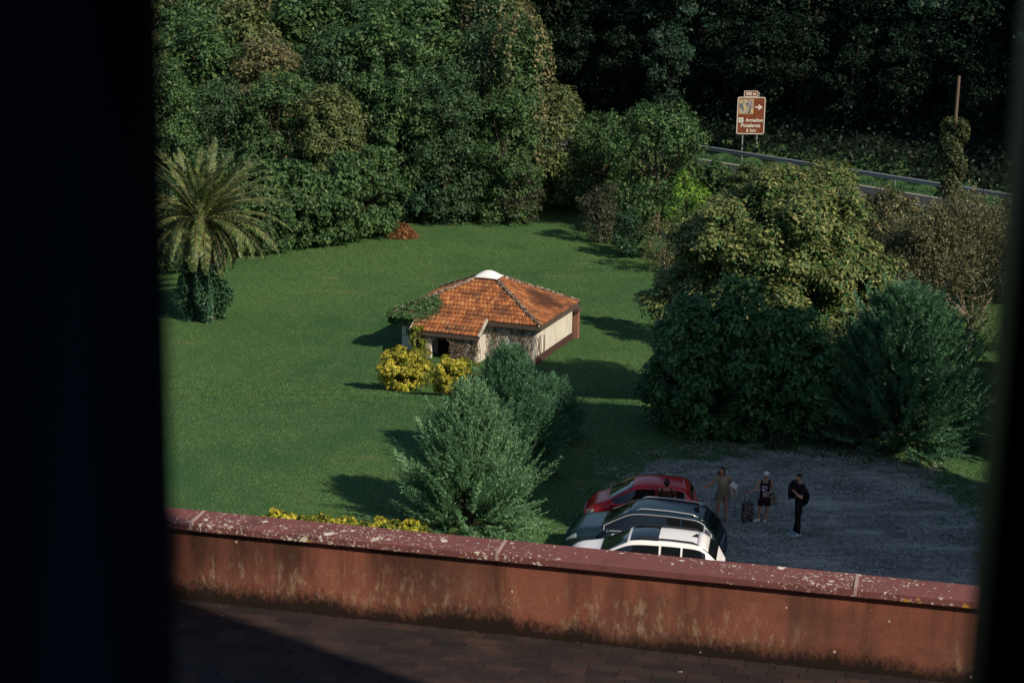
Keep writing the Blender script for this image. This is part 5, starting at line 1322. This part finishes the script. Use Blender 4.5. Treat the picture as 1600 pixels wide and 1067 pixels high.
def people():
    # --- woman in a khaki playsuit, arm stretched out
    g = P(1127, 812, .012); t = thing('person', 'woman in belted khaki playsuit stretching one arm out towards the cars', 'person', (g.x, g.y, .012))
    hd = head((-.06, -.02, 1.45), (-.35, -.9, -.25))
    la = [((.165, .0, 1.265), .055), ((.20, .03, 1.16), .046), ((.225, .03, 1.02), .040), ((.19, -.10, .98), .035), ((.14, -.20, .98), .026)]
    ra = [((-.165, 0, 1.265), .055), ((-.27, -.02, 1.17), .046), ((-.36, -.05, 1.085), .041), ((-.46, -.09, 1.03), .035), ((-.55, -.12, 1.005), .025)]
    legs = []
    for sx, fx, fy in ((-1, -.13, .03), (1, .11, -.03)):
        legs.append([((sx * .085, 0, .80), .088), ((sx * .092, -.01, .64), .078), (((sx * .085 + fx) / 2, -.025, .42), .055), (((sx * .05 + fx) / 1.45, .0, .30), .057), ((fx, fy, .09), .034), ((fx, fy, .04), .032)])
        legs.append([((fx, fy + .03, .030), .028), ((fx + .01 * sx, fy - .10, .022), .030), ((fx + .015 * sx, fy - .16, .018), .022)])
    torso = [[((0, 0, .80), (.145, .105, .10)), ((0, 0, .97), (.115, .085, .09)), ((0, -.005, 1.13), (.14, .10, .09)), ((0, 0, 1.24), (.14, .075, .06))], [((0, .01, 1.27), .055), ((-.03, 0, 1.40), .044)]]
    skin('body', torso + legs + [la, ra] + hd[0] + hand(ra[-1][0], (-.9, -.2, -.05), (0, 0, -1), (0, -1, .1), .35) + hand(la[-1][0], (-.7, -.5, .1), (0, .4, .9), (.2, -.8, .3), .8), SKIN_TAN, t)
    face(t, hd)
    kh = cloth_mat('khaki_cloth', (.27, .225, .145))
    kd = cloth_mat('khaki_print', (.165, .150, .105), .45, 45)
    skin('blouse', [[((0, 0, .96), (.125, .098, .06)), ((0, -.005, 1.12), (.158, .118, .09)), ((0, 0, 1.235), (.158, .092, .06))], [((-.155, 0, 1.255), .080), ((-.225, -.01, 1.205), .064)], [((.155, 0, 1.255), .080), ((.195, .01, 1.185), .064)]], kh, t, .011)
    skin('shorts', [[((0, 0, .98), (.128, .100, .03)), ((0, 0, .86), (.186, .13, .06))], [((-.085, 0, .84), (.10, .12, .06)), ((-.105, -.005, .70), (.118, .125, .05)), ((-.115, -.005, .64), (.122, .13, .03))], [((.085, 0, .84), (.10, .12, .06)), ((.105, -.005, .70), (.118, .125, .05)), ((.115, -.005, .64), (.122, .13, .03))]], kd, t, .011)
    bl = MB().tube([(.135 * math.cos(a), .108 * math.sin(a), .955) for a in np.linspace(0, 6.2832, 25)], .018, 6); bl.tube([(.0, -.115, .955), (-.02, -.15, .88), (-.03, -.155, .80)], [.018, .020, .016], 6); bl.tube([(.0, -.115, .955), (.03, -.15, .89), (.035, -.155, .84)], [.016, .018, .012], 6)
    bl.build('belt', kh, t, smooth=True)
    hc = hd[0]; c = Vector((-.06, -.02, 1.45))
    skin('hair', [[(c + Vector((.018, .022, .058)), (.092, .094, .078))], [(c + Vector((.075, .01, .0)), .040), (c + Vector((.085, .01, -.10)), .034), (c + Vector((.075, .03, -.16)), .025)], [(c + Vector((-.06, .045, .0)), .045), (c + Vector((-.075, .03, -.10)), .036), (c + Vector((-.07, .03, -.15)), .025)], [(c + Vector((.01, .07, -.05)), .06), (c + Vector((.01, .07, -.13)), .045)]], plain('brown_hair', (.022, .012, .009), .5), t, .010)
    sh = MB()
    for fx, fy in ((-.13, .03), (.11, -.03)): sh.box((fx, fy - .05, .006), (.085, .25, .014)); sh.tube([(fx - .04, fy - .09, .015), (fx, fy - .095, .06), (fx + .04, fy - .09, .015)], .008, 5)
    sh.build('sandals', plain('sandal', (.05, .03, .02), .7), t)
    lc = cloth_mat('light_jacket', (.42, .37, .31))
    drape('jacket', 'pale grey beige jacket hanging over the forearm of the woman in khaki', 'jacket', (g.x, g.y, .012), [(.17, -.16, 1.06), (.24, -.14, 1.05), (.28, -.13, .98), (.31, -.12, .90), (.33, -.12, .82), (.35, -.11, .74)], [.06, .10, .105, .10, .085, .06], .035, lc, 3)
    b = MB().box((.285, -.20, 1.10), (.20, .025, .13), Matrix.Rotation(.75, 3, 'Y')).build('document_case', plain('white_paper', (.66, .66, .64), .7), None); b.location = (g.x, g.y, .012); tag(b, 'white flat folder tucked under the arm of the woman in khaki', 'folder')

    # --- older woman with white hair
    g = P(1191, 814, .012); t = thing('person', 'white haired woman in black sleeveless top holding the handle of a patterned suitcase', 'person', (g.x, g.y, .012))
    hd = head((.035, -.04, 1.36), (-.55, -.75, -.25), s=.96)
    sh_z = 1.175
    ra = [((-.13, -.01, sh_z), .050), ((-.20, -.03, 1.05), .042), ((-.235, -.05, .955), .037), ((-.31, -.08, .93), .031), ((-.385, -.11, .915), .024)]
    la = [((.185, .01, sh_z - .01), .052), ((.235, .03, 1.04), .044), ((.25, .02, .92), .040), ((.18, -.10, .90), .034), ((.11, -.17, .91), .025)]
    legs = []
    for hx, kx, fx, fy in ((-.055, -.09, -.125, -.01), (.115, .115, .075, -.04)):
        legs.append([((hx, 0, .70), .088), ((hx, 0, .56), .078), ((kx, -.02, .37), .054), ((kx, .0, .27), .056), ((fx, fy, .09), .035), ((fx, fy, .05), .035)])
    torso = [[((.03, 0, .70), (.14, .11, .09)), ((.03, 0, .88), (.125, .10, .09)), ((.03, -.01, 1.04), (.135, .105, .09)), ((.03, 0, 1.14), (.135, .075, .055))], [((.03, .0, 1.17), .052), ((.035, -.02, 1.30), .045)]]
    skin('body', torso + legs + [ra, la] + hd[0] + hand(ra[-1][0], (-.9, -.3, -.25), (.1, .2, -1), (0, -1, .1), 1.0, .95) + hand(la[-1][0], (-.8, -.4, .1), (0, .5, .6), (.2, -.5, .6), .8, .95), SKIN, t)
    face(t, hd, .96, (.25, .24, .22))
    bk = cloth_mat('black_top', (.012, .012, .014))
    skin('tank_top', [[((.03, 0, .76), (.150, .122, .04)), ((.03, 0, .90), (.140, .115, .09)), ((.03, -.01, 1.04), (.148, .118, .08)), ((.03, 0, 1.13), (.138, .088, .05))], [((-.07, 0, 1.15), .055), ((-.09, 0, 1.18), .05)], [((.13, 0, 1.15), .055), ((.145, 0, 1.18), .05)]], bk, t, .011)
    mr = cloth_mat('maroon_skirt', (.030, .008, .014))
    skin('shorts', [[((.03, 0, .80), (.143, .115, .03)), ((.03, 0, .68), (.180, .13, .06))], [((-.05, 0, .66), (.10, .125, .05)), ((-.06, 0, .50), (.108, .125, .03))], [((.11, 0, .66), (.10, .125, .05)), ((.12, 0, .50), (.108, .125, .03))]], mr, t, .011)
    # faded picture print on the chest
    n = NT('shirt_print'); co = n.co(); f = n.noise(co, 16, 3, .6, .4)
    n.pr(n.ramp(f, [(.36, (.05, .03, .06)), (.46, (.24, .11, .24)), (.56, (.42, .28, .42)), (.66, (.5, .46, .5))]), .85, .1)
    rows = [[(.015 + .115 * u * (1 - .12 * v * v), -.01 - .128 * math.cos(u * .95) - (.006 if v > 0 else 0), 1.02 + .085 * v) for u in np.linspace(-.85, .6, 9)] for v in np.linspace(-1, 1, 7)]
    MB().grid(rows).build('shirt_print', n.m, t, smooth=True)
    n2 = NT('hem_print'); co = n2.co(); f = n2.noise(co, 18, 3, .6, .4)
    n2.pr(n2.ramp(f, [(.38, (.012, .012, .014)), (.48, (.22, .23, .20)), (.60, (.46, .47, .43))]), .85, .1)
    rows = [[(.05 + .115 * u, -.004 - .134 * math.cos(u * .95), .83 + .075 * v) for u in np.linspace(-.75, .75, 9)] for v in np.linspace(-1, 1, 7)]
    MB().grid(rows).build('shirt_print', n2.m, t, smooth=True)
    c = Vector((.035, -.04, 1.36)); wh = plain('white_hair', (.62, .60, .58), .7)
    skin('hair', [[(c + Vector((.012, .012, .062)), (.092, .096, .070))], [(c + Vector((.05, .05, .0)), .055), (c + Vector((.05, .055, -.05)), .035)], [(c + Vector((-.035, -.03, .095)), .030), (c + Vector((.03, -.02, .115)), .035)]], wh, t, .010)
    for fx, fy, a in ((-.125, -.01, -.9), (.075, -.04, -.25)):
        d = Vector((math.sin(a), -math.cos(a), 0)); q = Vector((fx, fy, 0))
        o = skin('sneaker', [[(q - d * .03 + Vector((0, 0, .045)), (.045, .045, .045)), (q + d * .09 + Vector((0, 0, .035)), (.045, .045, .034)), (q + d * .16 + Vector((0, 0, .028)), (.038, .038, .026))]], plain('white_sneaker', (.60, .57, .52), .7), t, .009)
    drape('jacket', 'light camouflage patterned jacket hanging from the arm of the white haired woman', 'jacket', (g.x, g.y, .012), [(.17, -.13, .93), (.235, -.12, .92), (.26, -.11, .82), (.27, -.11, .72), (.29, -.10, .62), (.31, -.10, .54)], [.05, .075, .085, .09, .085, .05], .035, (lambda n: (n.pr(n.ramp(n.noise(n.co(), 13, 3, .6), [(.40, (.05, .05, .04)), (.50, (.27, .24, .17)), (.62, (.40, .37, .30))]), .85, .1), n.m)[1])(NT('camo_jacket')), 5)
    # --- suitcase
    s0 = thing('suitcase', 'dark patterned cabin suitcase with its pull handle out, held by the white haired woman', 'suitcase', (g.x - .44, g.y - .06, .012), .35)
    n = NT('suitcase_print'); co = n.co(); f = n.voro(co, 26); n.pr(n.mix(n.ramp(f, [(.25, 0.0), (.45, 1.0)]), (.34, .29, .28), (.020, .015, .020)), .6, .4)
    bevel(MB().box((0, 0, .315), (.32, .20, .50)).build('shell', n.m, s0), .035, 3)
    hb = MB()
    for x in (-.085, .085): hb.tube([(x, .06, .56), (x, .05, .90)], .010, 6)
    hb.tube([(-.095, .05, .90), (.095, .05, .90)], .016, 6); hb.build('pull_handle', plain('handle_metal', (.06, .06, .065), .35, .5, .6), s0)
    MB().tube([(-.07, -.0, .568), (-.05, 0, .60), (.05, 0, .60), (.07, 0, .568)], .012, 6).build('carry_handle', BLACKP, s0)
    for x in (-.12, .12):
        for y in (-.06, .06): MB().tube([(x - .012, y, .032), (x + .012, y, .032)], .030, 12).build('wheel', RUBBER, s0)
    # --- man in black
    g = P(1244, 835, .012); t = thing('person', 'man dressed all in black with white and blue sneakers standing apart on the gravel', 'person', (g.x, g.y, .012))
    hd = head((-.035, -.03, 1.665), (-.88, -.35, -.3))
    lla = [((.085, -.17, 1.47), .060), ((.075, -.235, 1.32), .052), ((.045, -.25, 1.17), .045), ((-.045, -.235, 1.22), .039), ((-.115, -.19, 1.29), .028)]
    rra = [((.03, .17, 1.47), .060), ((-.01, .22, 1.32), .052), ((-.05, .22, 1.18), .045), ((-.12, .13, 1.25), .039), ((-.155, .03, 1.33), .028)]
    legs = []
    for y, fx in ((-.085, .015), (.09, -.06)):
        legs.append([((.03, y, .92), .092), ((.025, y, .75), .082), ((.01, y, .50), .060), ((.025, y, .38), .060), ((fx + .03, y, .10), .042), ((fx + .03, y, .06), .042)])
    torso = [[((.03, 0, .92), (.115, .15, .10)), ((.035, 0, 1.09), (.105, .135, .10)), ((.05, 0, 1.27), (.125, .165, .10)), ((.06, 0, 1.42), (.09, .165, .07))], [((.05, .0, 1.47), .060), ((-.005, 0, 1.60), .050)]]
    skin('body', torso + legs + [lla, rra] + hd[0] + hand(lla[-1][0], (-.6, .5, .6), (-.2, .3, -.8), (-.6, -.5, .3), 1.0) + hand(rra[-1][0], (-.6, -.5, .4), (-.2, 0, -.8), (-.3, .5, .6), 1.0), SKIN, t)
    face(t, hd)
    blk = cloth_mat('black_tshirt', (.009, .009, .011)); blk2 = cloth_mat('black_trousers', (.010, .011, .014))
    skin('t_shirt', [[((.03, 0, .92), (.130, .168, .05)), ((.035, 0, 1.09), (.120, .152, .10)), ((.05, 0, 1.27), (.140, .180, .10)), ((.06, 0, 1.42), (.105, .175, .07))], [((.08, -.165, 1.46), .085), ((.075, -.225, 1.35), .072), ((.07, -.240, 1.29), .068)], [((.035, .165, 1.46), .085), ((.01, .21, 1.36), .072), ((-.005, .220, 1.30), .068)]], blk, t, .011)
    skin('trousers', [[((.032, 0, 1.06), (.112, .142, .05)), ((.03, 0, .98), (.122, .180, .05)), ((.03, 0, .88), (.128, .192, .08))]] + [[((.03, y, .86), .100), ((.025, y, .72), .090), ((.01, y, .50), .073), ((.025, y, .36), .070), ((fx + .03, y, .12), .056), ((fx + .03, y, .085), .058)] for y, fx in ((-.085, .015), (.09, -.06))], blk2, t, .011)
    c = Vector((-.035, -.03, 1.665)); dh = plain('black_hair', (.010, .008, .007), .6)
    skin('hair', [[(c + Vector((.012, .006, .062)), (.094, .090, .066))], [(c + Vector((.06, .02, .0)), .045), (c + Vector((.055, .02, -.04)), .030)]], dh, t, .010)
    skin('beard', [[(c + Vector((-.055, -.060, -.055)), .030), (c + Vector((-.07, -.028, -.085)), .030), (c + Vector((-.06, .03, -.055)), .026)]], dh, t, .009)
    for y, fx in ((-.085, .015), (.09, -.06)):
        d = Vector((-.96, -.25, 0)); q = Vector((fx + .02, y, 0))
        o = skin('sneaker', [[(q - d * .05 + Vector((0, 0, .055)), (.046, .046, .052)), (q + d * .08 + Vector((0, 0, .045)), (.05, .05, .042)), (q + d * .18 + Vector((0, 0, .034)), (.044, .044, .030))]], plain('blue_sneaker', (.14, .24, .34), .6), t, .009)
        so = skin('sole', [[(q - d * .06 + Vector((0, 0, .016)), (.050, .050, .018)), (q + d * .19 + Vector((0, 0, .016)), (.048, .048, .018))]], plain('white_sole', (.70, .71, .72), .6), o, .009)
        sw = skin('side_panel', [[(q - d * .02 + Vector((0, -.036, .055)), (.03, .014, .020)), (q + d * .06 + Vector((0, -.040, .048)), (.03, .014, .022))]], plain('white_sole', (.70, .71, .72), .6), o, .008)
    drape('jacket', 'black jacket held up in front of his chest by the man in black', 'jacket', (g.x, g.y, .012), [(-.17, -.10, 1.62), (-.19, -.10, 1.55), (-.19, -.10, 1.42), (-.20, -.10, 1.30), (-.205, -.10, 1.18), (-.21, -.10, 1.07)], [.055, .085, .10, .105, .10, .075], .06, cloth_mat('black_jacket', (.011, .012, .016)), 8)
    bp = thing('backpack', 'black bag slung behind the back of the man in black', 'bag', (g.x, g.y, .012))
    skin('pouch', [[((.19, .0, 1.30), (.06, .11, .05)), ((.23, 0, 1.15), (.09, .14, .08)), ((.21, 0, .98), (.085, .13, .07)), ((.17, 0, .90), (.05, .10, .05))]], blk2, bp, .012)
    MB().tube([(.17, -.10, 1.32), (.12, -.15, 1.47), (.03, -.13, 1.46), (-.06, -.12, 1.34)], .016, 6).build('strap', BLACKP, bp)
    # --- person seen from behind, between the red and the dark car
    d0 = ray(1043, 748); y = 49.72; q = PY(1042, 756, y)
    H0 = q.z; t = thing('person', 'person in brown top with dark tied up hair standing beside the red car', 'person', (q.x, y, .012))
    k = H0 - 1.46
    hd = head((0, 0, 1.46 + k), (.25, .95, -.2), s=.98)
    def zz(v): return v + k
    torso = [[((0, 0, .84), (.14, .11, .10)), ((0, 0, zz(1.0)), (.125, .095, .09)), ((0, 0, zz(1.15)), (.145, .105, .09)), ((0, 0, zz(1.26)), (.145, .08, .06))], [((0, 0, zz(1.28)), .055), ((0, .0, zz(1.40)), .046)]]
    ra = [((.17, 0, zz(1.27)), .055), ((.22, .05, zz(1.12)), .046), ((.24, .08, zz(1.0)), .040), ((.22, .18, zz(.93)), .034), ((.20, .26, zz(.92)), .026)]
    la = [((-.17, 0, zz(1.27)), .055), ((-.22, .05, zz(1.12)), .046), ((-.22, .10, zz(1.0)), .040), ((-.15, .20, zz(.95)), .034), ((-.10, .27, zz(.94)), .026)]
    legs = []
    for sx in (-1, 1): legs.append([((sx * .085, 0, .84), .09), ((sx * .09, 0, .64), .078), ((sx * .09, -.01, .42), .056), ((sx * .09, -.02, .10), .036), ((sx * .09, -.01, .04), .036), ((sx * .09, .13, .03), .028)])
    skin('body', torso + legs + [ra, la] + hd[0] + hand(ra[-1][0], (-.2, .9, -.1), (0, 0, -1), (-1, 0, 0), .5) + hand(la[-1][0], (.3, .9, -.1), (0, 0, -1), (1, 0, 0), .5), SKIN_TAN, t)
    face(t, hd)
    skin('top', [[((0, 0, .88), (.152, .120, .05)), ((0, 0, zz(1.0)), (.140, .108, .09)), ((0, 0, zz(1.15)), (.160, .118, .09)), ((0, 0, zz(1.25)), (.155, .092, .055))], [((.14, 0, zz(1.25)), .074), ((.205, .03, zz(1.16)), .062)], [((-.14, 0, zz(1.25)), .074), ((-.205, .03, zz(1.16)), .062)]], cloth_mat('brown_top', (.075, .028, .014)), t, .011)
    skin('trousers', [[((0, 0, .90), (.15, .118, .04)), ((0, 0, .82), (.155, .122, .06))]] + [[((sx * .085, 0, .80), .10), ((sx * .09, 0, .60), .088), ((sx * .09, -.01, .40), .07), ((sx * .09, -.02, .12), .055)] for sx in (-1, 1)], blk2, t, .011)
    skin('hair', [[(Vector((-.01, -.022, zz(1.50))), (.090, .090, .080))], [((0, -.06, zz(1.46)), .055), ((0, -.06, zz(1.42)), .040)], [((-.005, -.04, zz(1.60)), .042)]], dh, t, .010)
people()
